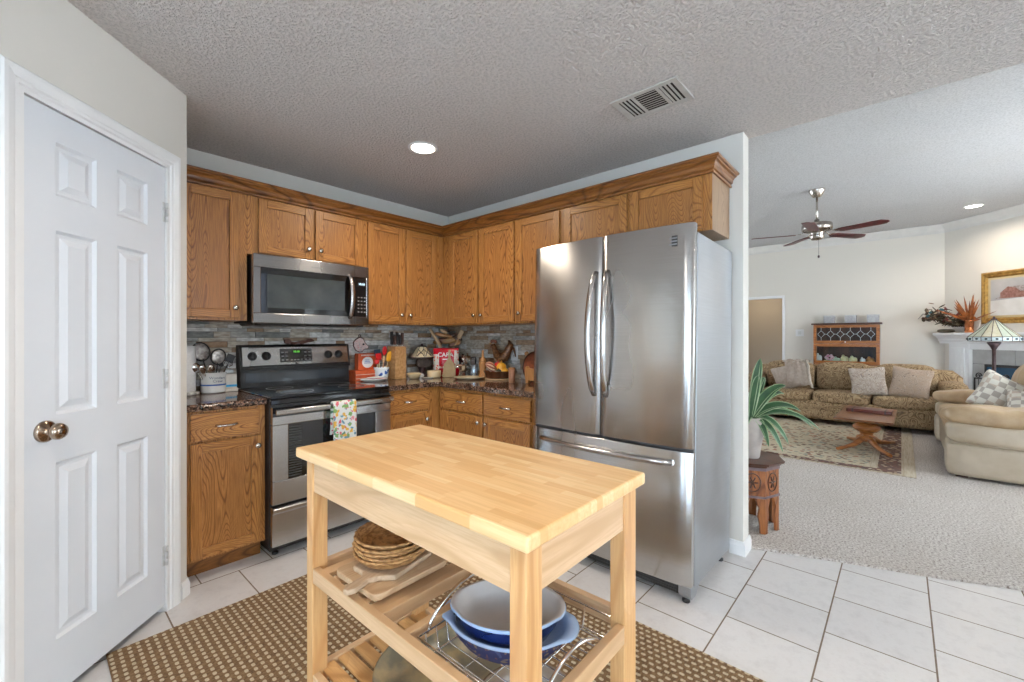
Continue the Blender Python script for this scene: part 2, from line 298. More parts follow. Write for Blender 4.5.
# ------------------------------------------------------------------ mesh helpers
class MB:
    def __init__(s, fn=None):
        s.bm = bmesh.new(); s.fn = fn or (lambda a, b, c: (a, b, c))
    def V(s, p): return s.bm.verts.new(s.fn(*p))
    def F(s, vs, m=0, sm=False):
        try: f = s.bm.faces.new(vs)
        except ValueError: return None
        f.material_index = m; f.smooth = sm; return f
    def box(s, a0, a1, b0, b1, c0, c1, m=0):
        v = [s.V((a, b, c)) for c in (c0, c1) for b in (b0, b1) for a in (a0, a1)]
        for q in ((0, 1, 3, 2), (4, 6, 7, 5), (0, 4, 5, 1), (2, 3, 7, 6), (0, 2, 6, 4), (1, 5, 7, 3)): s.F([v[i] for i in q], m)
        return s
    def hexa(s, bot, top, m=0):
        """box from four bottom and four top points"""
        v = [s.V(p) for p in bot] + [s.V(p) for p in top]
        for q in ((0, 1, 2, 3), (4, 7, 6, 5), (0, 4, 5, 1), (1, 5, 6, 2), (2, 6, 7, 3), (3, 7, 4, 0)): s.F([v[i] for i in q], m)
        return s
    def prism(s, poly, ax, lo, hi, m=0, sm=False):
        def P(p, h):
            return {0: (h, p[0], p[1]), 1: (p[0], h, p[1]), 2: (p[0], p[1], h)}[ax]
        a = [s.V(P(p, lo)) for p in poly]; b = [s.V(P(p, hi)) for p in poly]; n = len(poly)
        s.F(a[::-1], m); s.F(b, m)
        for i in range(n): s.F([a[i], a[(i+1) % n], b[(i+1) % n], b[i]], m, sm)
        return s
    def tube(s, pts, r, n=8, m=0, rs=None, flat=None, closed=False):
        P = [Vector(s.fn(*p)) for p in pts]; L = len(P); rings = []; up = None
        for i, p in enumerate(P):
            if closed: t = P[(i+1) % L] - P[i-1]
            else: t = P[min(i+1, L-1)] - P[max(i-1, 0)]
            if t.length < 1e-9: t = Vector((0, 0, 1))
            t.normalize()
            if up is None: up = Vector((0, 0, 1)) if abs(t.z) < 0.9 else Vector((1, 0, 0))
            x = t.cross(up)
            if x.length < 1e-6: x = t.cross(Vector((0.3, 1, 0.2)))
            x.normalize(); y = x.cross(t).normalized(); up = y
            rr = rs[i] if rs else r; fl = flat if flat else 1.0
            rings.append([s.bm.verts.new(p + x*math.cos(2*PI*k/n)*rr + y*math.sin(2*PI*k/n)*rr*fl) for k in range(n)])
        for i in range(L if closed else L-1):
            a, b = rings[i], rings[(i+1) % L]
            for k in range(n): s.F([a[k], a[(k+1) % n], b[(k+1) % n], b[k]], m, True)
        if not closed: s.F(rings[0][::-1], m); s.F(rings[-1], m)
        return s
    def lathe(s, c, prof, n=24, m=0, ex=1.0, ey=1.0, rot=0.0, mats=None, sm=True, cap=True):
        rings = []; cr, sr = math.cos(rot), math.sin(rot)
        for r, z in prof:
            ring = []
            for k in range(n):
                x, y = r*ex*math.cos(2*PI*k/n), r*ey*math.sin(2*PI*k/n)
                ring.append(s.V((c[0]+x*cr-y*sr, c[1]+x*sr+y*cr, c[2]+z)))
            rings.append(ring)
        for i in range(len(rings)-1):
            mm = mats[i] if mats else m
            for k in range(n): s.F([rings[i][k], rings[i][(k+1) % n], rings[i+1][(k+1) % n], rings[i+1][k]], mm, sm)
        if cap:
            s.F(rings[0][::-1], mats[0] if mats else m); s.F(rings[-1], mats[-1] if mats else m)
        return s
    def ball(s, c, r, n=12, m=0, R=None):
        rx, ry, rz = (r, r, r) if isinstance(r, (int, float)) else r; R = R or Matrix.Identity(3)
        top = None; rings = []
        for i in range(1, n//2+1):
            th = PI*i/(n//2+1)
            rings.append([s.V(tuple(Vector(c)+R@Vector((rx*math.sin(th)*math.cos(2*PI*k/n), ry*math.sin(th)*math.sin(2*PI*k/n), rz*math.cos(th))))) for k in range(n)])
        t = s.V(tuple(Vector(c)+R@Vector((0, 0, rz)))); b = s.V(tuple(Vector(c)+R@Vector((0, 0, -rz))))
        for k in range(n):
            s.F([t, rings[0][k], rings[0][(k+1) % n]], m, True); s.F([b, rings[-1][(k+1) % n], rings[-1][k]], m, True)
        for i in range(len(rings)-1):
            for k in range(n): s.F([rings[i][k], rings[i+1][k], rings[i+1][(k+1) % n], rings[i][(k+1) % n]], m, True)
        return s
    def rbox(s, c, size, k=5, g=7, m=0, R=None, bulge=0.0, wob=0.0, f=None):
        """rounded cushion-like box (Lp sphere)"""
        R = R or Matrix.Identity(3); cache = {}
        def vert(p):
            key = tuple(round(x, 5) for x in p)
            if key in cache: return cache[key]
            nrm = sum(abs(x)**k for x in p)**(1.0/k); q = [x/nrm for x in p]
            bl = 1 + bulge*(1-q[0]**2)*(1-q[1]**2) if bulge else 1
            q = Vector((q[0]*size[0]/2, q[1]*size[1]/2, q[2]*size[2]/2*bl))
            if wob: q += noise.noise_vector(q*7+Vector(c))*wob
            if f: q = f(q)
            cache[key] = s.V(tuple(Vector(c)+R@q)); return cache[key]
        for ax in range(3):
            for sg in (-1, 1):
                for i in range(g):
                    for j in range(g):
                        q = []
                        for (a, b) in ((i, j), (i+1, j), (i+1, j+1), (i, j+1)):
                            p = [0, 0, 0]; p[ax] = sg; p[(ax+1) % 3] = math.tan((2*a/g-1)*PI/4)*1.0; p[(ax+2) % 3] = math.tan((2*b/g-1)*PI/4)*1.0
                            q.append(vert(p))
                        s.F(q, m, True)
        return s
    def build(s, name, mats, parent=None, bevel=0, org=None, seg=2):
        bmesh.ops.recalc_face_normals(s.bm, faces=s.bm.faces)
        me = bpy.data.meshes.new(name); s.bm.to_mesh(me); s.bm.free()
        for m in (mats if isinstance(mats, (list, tuple)) else [mats]): me.materials.append(m)
        o = bpy.data.objects.new(name, me); COL.objects.link(o)
        if parent:
            o.parent = parent
            if parent.type == 'EMPTY' and parent.get('_w'): o.location = -Vector(parent['_w'])
        elif org:
            for v in me.vertices: v.co -= Vector(org)
            o.location = org
        if bevel:
            b = o.modifiers.new('bevel', 'BEVEL'); b.width = bevel; b.segments = seg; b.limit_method = 'ANGLE'; b.angle_limit = 0.6
        return o
def tag(o, label, cat, group=None, kind=None):
    o['label'] = label; o['category'] = cat
    if group: o['group'] = group
    if kind: o['kind'] = kind
    return o
def thing(name, label, cat, loc, group=None, world=True, rotz=0):
    o = bpy.data.objects.new(name, None); COL.objects.link(o); o.location = loc; o.rotation_euler = (0, 0, rotz); o.empty_display_size = 0.05
    tag(o, label, cat, group)
    if world: o['_w'] = tuple(loc)
    return o
def struct(name, mb, mats, bevel=0, label=None):
    o = mb.build(name, mats, None, bevel); o['kind'] = 'structure'
    if label: o['label'] = label
    return o
def txt(s, size, name, parent, mat_, origin, xdir, ydir, off=0.0015, align='CENTER'):
    """flat lettering turned into a thin mesh"""
    c = bpy.data.curves.new(name, 'FONT'); c.body = s; c.size = size; c.extrude = off/2; c.align_x = align; c.align_y = 'CENTER'
    t = bpy.data.objects.new(name, c); COL.objects.link(t)
    dg = bpy.context.evaluated_depsgraph_get(); me = bpy.data.meshes.new_from_object(t.evaluated_get(dg)); bpy.data.objects.remove(t)
    X = Vector(xdir).normalized(); Y = Vector(ydir).normalized(); Z = X.cross(Y)
    M = Matrix((( X.x, Y.x, Z.x), (X.y, Y.y, Z.y), (X.z, Y.z, Z.z)))
    for v in me.vertices: v.co = Vector(origin) + M @ v.co
    me.materials.clear(); me.materials.append(mat_)
    o = bpy.data.objects.new(name, me); COL.objects.link(o); o.parent = parent
    if parent.type == 'EMPTY' and parent.get('_w'): o.location = -Vector(parent['_w'])
    return o
WA = lambda a, d, z: (a, -d, z)              # wall A frame: along x, out of the wall, up
WB = lambda a, d, z: (-d, -a, z)             # wall B frame
S2 = 2**0.5
PX, PY = -2.2323, -0.7075
WP = lambda s, o, z: (PX - s/S2 + o/S2, PY - s/S2 - o/S2, z)           # pantry wall frame
WF = lambda s, o, z: (7.0 - s/S2 - o/S2, -3.826 - s/S2 + o/S2, z)      # fireplace wall frame

# ================================================================== SETTING
H = 2.44; HL = 3.05
struct('floor', MB().box(-5.3, 1.3, -6.5, 0.1, -0.08, 0.0), tileM)
mb = MB(); ce = [(0.1145, -2.62), (0.285, -3.068), (0.406, -3.414), (0.551, -3.762), (0.90, -4.7), (1.25, -6.0), (7.2, -6.0), (7.2, -1.0), (8.6, -1.0), (8.6, 2.5), (0.1145, 2.5)]
mb.prism(ce, 2, -0.05, 0.012); struct('floor_carpet', mb, carpetM)
struct('ceiling', MB().box(-5.3, 0.1145, -6.5, 0.1, H, H+0.7), ceilM)
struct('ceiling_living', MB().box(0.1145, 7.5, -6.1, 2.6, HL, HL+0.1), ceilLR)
struct('wall_range', MB().box(-2.35, 0.0, 0.0, 0.1145, 0, H), wallM)
struct('wall_fridge', MB().box(0.0, 0.1145, -2.6337, 2.5, 0, HL), wallM, 0.004)
struct('wall_pantry_return', MB().prism([(PX, 0.0), (PX, PY), (PX-0.11, PY-0.05), (PX-0.11, 0.0)], 2, 0, H), wallM)
# pantry wall at 45 degrees with a door opening s 0.125..0.755
mb = MB(WP)
mb.box(0.0, 0.125, -0.115, 0, 0, H); mb.box(0.755, 1.25, -0.115, 0, 0, H); mb.box(0.125, 0.755, -0.115, 0, 2.045, H)
struct('wall_pantry', mb, wallM)
struct('wall_left_side', MB().box(-5.2, PX-1.25/S2, PY-1.25/S2, PY-1.25/S2+0.1, 0, H), wallM)
struct('wall_closet_light_stop', MB().box(-5.3, -2.35, 0.0, 0.1145, 0, H).box(-5.3, -5.2, -1.6, 0.0, 0, H), wallM)  # unseen closet shell, added to keep sky light from leaking under the door
# breakfast side walls with window openings (behind the camera)
def wall_hole(fixed, lo, hi, ax, a0, a1, z0, z1, w0, w1, top, wm, name):
    mb = MB()
    def B(u0, u1, zz0, zz1):
        if ax == 'x': mb.box(fixed[0], fixed[1], u0, u1, zz0, zz1)
        else: mb.box(u0, u1, fixed[0], fixed[1], zz0, zz1)
    B(a0, w0, 0, top); B(w1, a1, 0, top)
    if z0 > 0: B(w0, w1, 0, z0)
    B(w0, w1, z1, top); struct(name, mb, wm)
def frame(name, fixed, ax, w0, w1, z0, z1, nv, nh):
    e = bpy.data.objects.new(name, None); COL.objects.link(e); e['kind'] = 'structure'
    mb = MB()
    def B(u0, u1, a, b):
        if ax == 'x': mb.box(fixed-0.03, fixed+0.03, u0, u1, a, b)
        else: mb.box(u0, u1, fixed-0.03, fixed+0.03, a, b)
    B(w0, w0+0.06, z0, z1); B(w1-0.06, w1, z0, z1); B(w0, w1, z0, z0+0.06); B(w0, w1, z1-0.06, z1)
    for i in range(1, nv): c = w0+(w1-w0)*i/nv; B(c-0.03, c+0.03, z0, z1)
    for i in range(1, nh): c = z0+(z1-z0)*i/nh; B(w0, w1, c-0.015, c+0.015)
    mb.build('window_frame', whiteM, e)
    g = MB()
    if ax == 'x': g.box(fixed-0.004, fixed+0.004, w0, w1, z0, z1)
    else: g.box(w0, w1, fixed-0.004, fixed+0.004, z0, z1)
    g.build('window_pane', glassM, e)
wall_hole((-5.3, -5.2), 0, 0, 'x', -6.4, -1.5, 0.1, 2.2, -4.95, -2.55, H, wallM, 'wall_left')
frame('window_1', -5.23+0.12, 'x', -4.95, -2.55, 0.1, 2.2, 2, 1)
wall_hole((-6.5, -6.4), 0, 0, 'y', -5.3, 0.1145, 0.6, 2.1, -3.9, -1.3, H, wallM, 'wall_back')
frame('window_2', -6.30, 'y', -3.9, -1.3, 0.6, 2.1, 3, 2)
wall_hole((-6.1, -6.0), 0, 0, 'y', 0.1145, 6.0, 0.45, 2.55, 1.8, 4.6, HL, wallLR, 'wall_right')
frame('window_3', -5.88, 'y', 1.8, 4.6, 0.45, 2.55, 3, 1)
wall_hole((2.5, 2.6), 0, 0, 'y', 0.0, 7.2, 0.5, 2.5, 1.6, 4.8, HL, wallLR, 'wall_living_side')
frame('window_4', 2.38, 'y', 1.6, 4.8, 0.5, 2.5, 3, 1)
# far wall of the living room with a doorway
mb = MB(); mb.box(7.0, 7.12, -1.61, 2.5, 2.03, HL); mb.box(7.0, 7.12, -3.9, -1.61, 0, HL); mb.box(7.0, 7.12, -0.55, 2.5, 0, 2.03)
struct('wall_far', mb, wallLR)
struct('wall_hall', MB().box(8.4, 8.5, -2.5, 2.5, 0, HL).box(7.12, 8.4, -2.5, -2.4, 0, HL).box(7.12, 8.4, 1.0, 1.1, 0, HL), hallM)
struct('ceiling_hall', MB().box(7.12, 8.5, -2.5, 1.1, 2.44, 2.5), ceilLR)
mb = MB(); mb.box(6.99, 7.13, -1.64, -1.595, 0, 2.04); mb.box(6.99, 7.13, -0.56, -0.515, 0, 2.04); mb.box(6.99, 7.13, -1.64, -0.515, 2.02, 2.065)
struct('trim_doorway', mb, whiteM, 0.004)
struct('wall_fireplace', MB(WF).box(-0.05, 2.9, -0.12, 0, 0, HL), wallLR)
# living crown moulding: stepped profile along far wall and fireplace wall
cp = [(0, 0), (0.10, 0), (0.10, -0.015), (0.085, -0.03), (0.045, -0.07), (0.02, -0.10), (0.012, -0.13), (0, -0.13)]
mb = MB(); mb.prism([(7.0-a, HL+b) for a, b in cp], 1, -3.86, 2.5); crownM = pm('crown_paint', (0.70, 0.685, 0.655), None, 8, rough=0.5); struct('trim_crown_far', mb, crownM)
mb = MB(WF); mb.prism([(a, HL+b) for a, b in cp], 0, -0.0, 2.9); struct('trim_crown_fireplace', mb, crownM)
# unseen light added to brighten the hall beyond the doorway
area('hall_fill_light', (7.7, -1.0, 2.40), (0, 0, 0), 0.3, 0.3, 6, (1.0, 0.88, 0.72))
# baseboards
bp = [(0, 0), (0.013, 0), (0.013, 0.055), (0.009, 0.065), (0.006, 0.078), (0, 0.08)]
def base(name, fn, lo, hi): struct(name, MB(fn).prism(bp, 0, lo, hi), whiteM)
base('baseboard_wall_end', lambda s, o, z: (0.0+s, -2.6337-o, z), -0.013, 0.1275)
base('baseboard_fridge_wall', lambda s, o, z: (0.0-o, -s, z), 2.56, 2.6335)
base('baseboard_pantry', WP, 0.0, 0.045); base('baseboard_pantry_left', WP, 0.86, 1.25)
base('baseboard_pantry_return', lambda s, o, z: (PX+o, PY+s, z), -0.005, 0.26)
base('baseboard_far', lambda s, o, z: (7.0-o, -s, z), 1.665, 3.82)
base('baseboard_living', lambda s, o, z: (0.1145+o, -s, z), -2.0, 2.6335)
# pantry door casing (moulded profile) and jamb
def casing():
    mb = MB(WP)
    prof = [(0, 0.004), (0.006, 0.010), (0.016, 0.010), (0.020, 0.013), (0.040, 0.017), (0.052, 0.017), (0.058, 0.012), (0.060, 0.0)]
    s0, s1, zt = 0.118, 0.762, 2.052
    for (d0, o0), (d1, o1) in zip(prof, prof[1:]):
        a = [(s0-d0, o0, 0), (s0-d0, o0, zt+d0), (s1+d0, o0, zt+d0), (s1+d0, o0, 0)]; b = [(s0-d1, o1, 0), (s0-d1, o1, zt+d1), (s1+d1, o1, zt+d1), (s1+d1, o1, 0)]
        va = [mb.V(p) for p in a]; vb = [mb.V(p) for p in b]
        for i in range(3): mb.F([va[i], va[i+1], vb[i+1], vb[i]])
    mb.box(0.118, 0.134, -0.115, 0.004, 0, 2.052); mb.box(0.746, 0.762, -0.115, 0.004, 0, 2.052); mb.box(0.134, 0.746, -0.115, 0.004, 2.037, 2.052)
    mb.box(0.134, 0.144, -0.06, -0.045, 0, 2.037); mb.box(0.736, 0.746, -0.06, -0.045, 0, 2.037)
    struct('trim_pantry_door', mb, whiteM)
casing()
# six panel door
def pantry_door():
    e = bpy.data.objects.new('door_1', None); COL.objects.link(e); e.location = WP(0.44, -0.02, 0); e['_w'] = tuple(e.location)
    e['kind'] = 'structure'; e['label'] = 'white six panel pantry door'
    s0, s1, z0, z1 = 0.138, 0.742, 0.032, 2.033
    cols = [(0.238, 0.392), (0.482, 0.637)]; rows = [(1.745, 1.928), (0.992, 1.625), (0.22, 0.83)]
    mb = MB(WP); f = -0.004
    S = [s0, cols[0][0], cols[0][1], cols[1][0], cols[1][1], s1]; Z = [z0, 0.22, 0.83, 0.992, 1.625, 1.745, 1.928, z1]
    for i in range(5):
        for j in range(7):
            a0, a1, b0, b1 = S[i], S[i+1], Z[j], Z[j+1]
            if i in (1, 3) and j in (1, 3, 5):
                # moulded recess and raised field
                lv = [(0.0, f), (0.010, f-0.009), (0.022, f-0.010), (0.045, f-0.002)]
                loops = [[mb.V((a0+d, o, b0+d)), mb.V((a1-d, o, b0+d)), mb.V((a1-d, o, b1-d)), mb.V((a0+d, o, b1-d))] and
                         [mb.V(p) for p in ((a0+d, o, b0+d), (a1-d, o, b0+d), (a1-d, o, b1-d), (a0+d, o, b1-d))] for d, o in lv]
                for A, B in zip(loops, loops[1:]):
                    for k in range(4): mb.F([A[k], A[(k+1) % 4], B[(k+1) % 4], B[k]])
                mb.F(loops[-1])
            else:
                mb.F([mb.V(p) for p in ((a0, f, b0), (a1, f, b0), (a1, f, b1), (a0, f, b1))])
    bk = f-0.035
    mb.F([mb.V(p) for p in ((s0, bk, z0), (s1, bk, z0), (s1, bk, z1), (s0, bk, z1))])
    for (p, q) in (((s0, z0), (s1, z0)), ((s1, z0), (s1, z1)), ((s1, z1), (s0, z1)), ((s0, z1), (s0, z0))):
        mb.F([mb.V((p[0], f, p[1])), mb.V((q[0], f, q[1])), mb.V((q[0], bk, q[1])), mb.V((p[0], bk, p[1]))])
    bmesh.ops.remove_doubles(mb.bm, verts=mb.bm.verts, dist=0.0001)
    # drop the stray verts left by the loop helper
    loose = [v for v in mb.bm.verts if not v.link_faces]
    bmesh.ops.delete(mb.bm, geom=loose, context='VERTS')
    mb.build('door_leaf', doorM, e)
    # knob: rosette, neck, ball (axis along the outward normal)
    k = MB(lambda a, b, c: WP(0.675+a, c, 0.944+b))
    k.lathe((0, 0, 0), [(0.036, -0.004), (0.036, 0.003), (0.030, 0.008), (0.016, 0.011), (0.012, 0.016), (0.012, 0.020), (0.020, 0.026), (0.027, 0.034), (0.028, 0.043), (0.024, 0.051), (0.012, 0.056), (0.001, 0.057)], 28)
    k.build('door_knob', pm('door_knob_metal', (0.36, 0.27, 0.20), (0.42, 0.34, 0.27), 20, rough=0.16, metal=1), e)
    for zc in (1.83, 1.07, 0.26):
        h = MB(WP)
        for i in range(3): h.tube([(0.136, 0.004, zc-0.045+i*0.030+0.001), (0.136, 0.004, zc-0.045+i*0.030+0.028)], 0.006, 10)
        h.box(0.1365, 0.152, -0.004, -0.002, zc-0.045, zc+0.045); h.build('hinge', pm('painted_hinge', (0.62, 0.62, 0.63), (0.5, 0.5, 0.5), 40, rough=0.35), e)
pantry_door()

# ================================================================== CABINETS
def shaker(name, fn, a0, a1, z0, z1, d, e, knob=None, pull=False, flat=False):
    mb = MB(fn); st = 0.050; t = 0.019
    if flat: mb.box(a0, a1, d, d+t, z0, z1, 1)
    else:
        mb.box(a0, a0+st, d, d+t, z0, z1, 0); mb.box(a1-st, a1, d, d+t, z0, z1, 0)
        mb.box(a0+st, a1-st, d, d+t-0.0005, z0, z0+st, 1); mb.box(a0+st, a1-st, d, d+t-0.0005, z1-st, z1, 1)
        mb.box(a0+st, a1-st, d, d+t-0.009, z0+st, z1-st, 2)
    o = mb.build(name, [oakV, oakH, oakP], e, 0.0025)
    if knob:
        k = MB(lambda x, y, z: fn(knob[0]+x, d+t+z, knob[1]+y))
        k.lathe((0, 0, 0), [(0.007, 0), (0.006, 0.010), (0.010, 0.014), (0.0155, 0.019), (0.0155, 0.023), (0.010, 0.028), (0.001, 0.029)], 16)
        k.build('knob', nickel, o)
    if pull:
        am, zm = (a0+a1)/2, (z0+z1)/2; pts = []
        for i in range(13):
            t_ = i/12; pts.append((am-0.048+0.096*t_, d+t+0.004+0.026*math.sin(PI*t_)**0.5, zm))
        k = MB(fn); k.tube(pts, 0.006, 8, rs=[0.008-0.003*math.sin(PI*i/12) if i not in (5, 6, 7) else 0.0058 for i in range(13)]); k.build('handle', nickel, o)
    return o
GU = 'oak wall cabinets under the crown moulding'; GBs = 'oak base cabinets under the granite'
def cabinet(name, label, cat, fn, a0, a1, z0, z1, depth, group, doors, end=None, toe=False):
    loc = fn((a0+a1)/2, depth/2, 0 if toe else z0); e = thing(name, label, cat, loc, group)
    mb = MB(fn); F = depth
    zb = z0
    mb.box(a0, a1, 0.012, F-0.02, zb, z1, 0)                                  # carcass
    # face frame
    ds = [dd for dd in doors]
    mb.box(a0, a1, F-0.02, F, zb, z1, 0)
    mb.build('body', [oakSide if end else oakV], e, 0.001)
    ff = MB(fn); ff.box(a0, a1, F, F+0.0012, z0, z1, 0); ff.build('face_frame', oakV, e)
    if toe: MB(fn).box(a0, a1, 0.02, F-0.075, 0, z0, 0).build('toe_kick', oakMold, e)
    for dd in doors:
        shaker(dd[0], fn, dd[1], dd[2], dd[3], dd[4], F+0.0014, e, knob=dd[5] if len(dd) > 5 else None, pull=(dd[0] == 'drawer'), flat=(dd[0] == 'drawer'))
    return e
G = 0.0015
UB, UT, FU = 1.36, 2.155, 0.318
cabinet('wall_cabinet', 'tall single-door oak wall cabinet beside the white door, left of the microwave', 'cabinet', WA, PX+G, -1.855, UB, UT, FU, GU,
        [('door', -2.19, -1.90, UB+0.015, 2.125, (-1.925, UB+0.075))])
cabinet('wall_cabinet', 'short two-door oak cabinet directly above the microwave', 'cabinet', WA, -1.855+G, -1.082, 1.772, UT, FU, GU,
        [('door', -1.795, -1.462, 1.785, 2.125, (-1.492, 1.85)), ('door', -1.441, -1.105, 1.785, 2.125, (-1.412, 1.85))])
cabinet('wall_cabinet', 'two-door oak wall cabinet between the microwave and the room corner', 'cabinet', WA, -1.082+G, -G-0.322, UB, UT, FU, GU,
        [('door', -1.050, -0.735, UB+0.015, 2.125, (-0.765, UB+0.075)), ('door', -0.712, -0.410, UB+0.015, 2.125, (-0.682, UB+0.075))])
cabinet('wall_cabinet', 'two-door oak wall cabinet right of the corner, above the red snack bag', 'cabinet', WB, G, 1.178, UB, UT, FU, GU,
        [('door', 0.425, 0.768, UB+0.015, 2.125, (0.738, UB+0.075)), ('door', 0.792, 1.160, UB+0.015, 2.125, (0.822, UB+0.075))])
cabinet('wall_cabinet', 'single-door oak wall cabinet half hidden behind the left edge of the fridge', 'cabinet', WB, 1.178+G, 1.597, UB, UT, FU, GU,
        [('door', 1.190, 1.575, UB+0.015, 2.125, (1.22, UB+0.075))])
cabinet('wall_cabinet', 'short two-door oak cabinet above the fridge with bare end panel', 'cabinet', WB, 1.597+G, 2.562, 1.832, UT, FU, GU,
        [('door', 1.62, 2.075, 1.845, 2.125, (2.045, 1.866)), ('door', 2.10, 2.515, 1.845, 2.125, (2.13, 1.866))], end=True)
# crown moulding swept along both runs with a return at the open end
def crown():
    prof = [(0.0, 2.132), (0.014, 2.132), (0.016, 2.140), (0.008, 2.143), (0.008, 2.150), (0.018, 2.153), (0.022, 2.160), (0.024, 2.172), (0.034, 2.184), (0.048, 2.190), (0.048, 2.195), (0.062, 2.197), (0.066, 2.204), (0.062, 2.213), (0.0, 2.214)]
    F = FU+0.003; mb = MB(); rows = []
    for d, z in prof:
        q = F+d
        rows.append([(PX+0.001, -q, z), (-q, -q, z), (-q, -2.562-d*0.8, z), (-0.001, -2.562-d*0.8, z)])
    vs = [[mb.V(p) for p in r] for r in rows]
    for i in range(len(vs)):
        A, B = vs[i], vs[(i+1) % len(vs)]
        for k in range(3): mb.F([A[k], A[k+1], B[k+1], B[k]])
    mb.F([r[0] for r in vs]); mb.F([r[3] for r in vs])
    o = mb.build('crown_moulding', oakMold, None, 0.002); tag(o, 'long oak crown moulding running along the tops of the wall cabinets', 'moulding')
crown()
# base cabinets
FB = 0.605; TK = 0.10; CT = 0.876
cabinet('base_cabinet', 'oak base cabinet with one drawer and one door, left of the range', 'cabinet', WA, PX+G, -1.848, TK, CT, FB, GBs,
        [('drawer', -2.200, -1.885, 0.722, 0.862), ('door', -2.200, -1.872, 0.115, 0.708, (-1.895, 0.655))], toe=True)
cabinet('base_cabinet', 'oak corner base cabinet with one drawer, right of the range', 'cabinet', WA, -1.076, -G, TK, CT, FB, GBs,
        [('drawer', -1.050, -0.705, 0.716, 0.856), ('door', -1.050, -0.705, 0.115, 0.700, (-0.735, 0.64))], toe=True)
cabinet('base_cabinet', 'oak base cabinet with two drawers side by side, left of the fridge', 'cabinet', WB, FB+0.024, 1.585, TK, CT, FB, GBs,
        [('drawer', 0.700, 1.118, 0.716, 0.856), ('drawer', 1.138, 1.560, 0.716, 0.856), ('door', 0.700, 1.118, 0.115, 0.700, (1.09, 0.655)), ('door', 1.138, 1.560, 0.115, 0.700, (1.165, 0.655))], toe=True)
def ctop(name, poly, label):
    o = MB().prism(poly, 2, 0.8765, 0.914).build(name, graniteM, None, 0.012, seg=3); tag(o, label, 'countertop')
ctop('countertop', [(PX+G, -0.016), (PX+G, -0.638), (-1.8435, -0.638), (-1.8435, -0.016)], 'small brown granite countertop left of the range, holding the utensil crock')
ctop('countertop', [(-1.074, -0.016), (-1.074, -0.638), (-0.645, -0.638), (-0.638, -0.645), (-0.638, -1.59), (-0.016, -1.59), (-0.016, -0.016)], 'L-shaped brown granite countertop turning the corner from range to fridge')
# stacked stone backsplash, individual ledge stones
def stones(name, fn, a0, a1, z0, z1, label, seed):
    rnd = random.Random(seed); mb = MB(fn); mb.box(a0, a1, 0.0008, 0.004, z0, z1, 6); z = z0
    while z < z1-0.005:
        h = rnd.choice([0.024, 0.034, 0.040, 0.046]); h = min(h, z1-z); a = a0
        if z1-z-h < 0.012: h = z1-z
        while a < a1-1e-4:
            L = rnd.uniform(0.07, 0.24); L = min(L, a1-a)
            if a1-a-L < 0.04: L = a1-a
            m = rnd.choices(range(6), [5, 6, 2.0, 0.8, 6.5, 0.6] if seed == 3 else [2.5, 7, 3.5, 0.5, 5, 1.2])[0]; g = 0.0008
            mb.box(a+g, a+L-g, 0.003, 0.007+rnd.random()*0.006, z+g, z+h-g, m); a += L
        z += h
    o = mb.build(name, stoneC+[groutM], None, 0.0015, seg=1); tag(o, label, 'backsplash'); o['kind'] = 'structure'
stones('backsplash_left', WA, PX+0.002, -0.016, 0.915, UB, 'stacked stone backsplash behind the range', 3)
stones('backsplash_right', WB, 0.001, 1.66, 0.915, UB, 'stacked stone backsplash on the wall beside the fridge', 5)

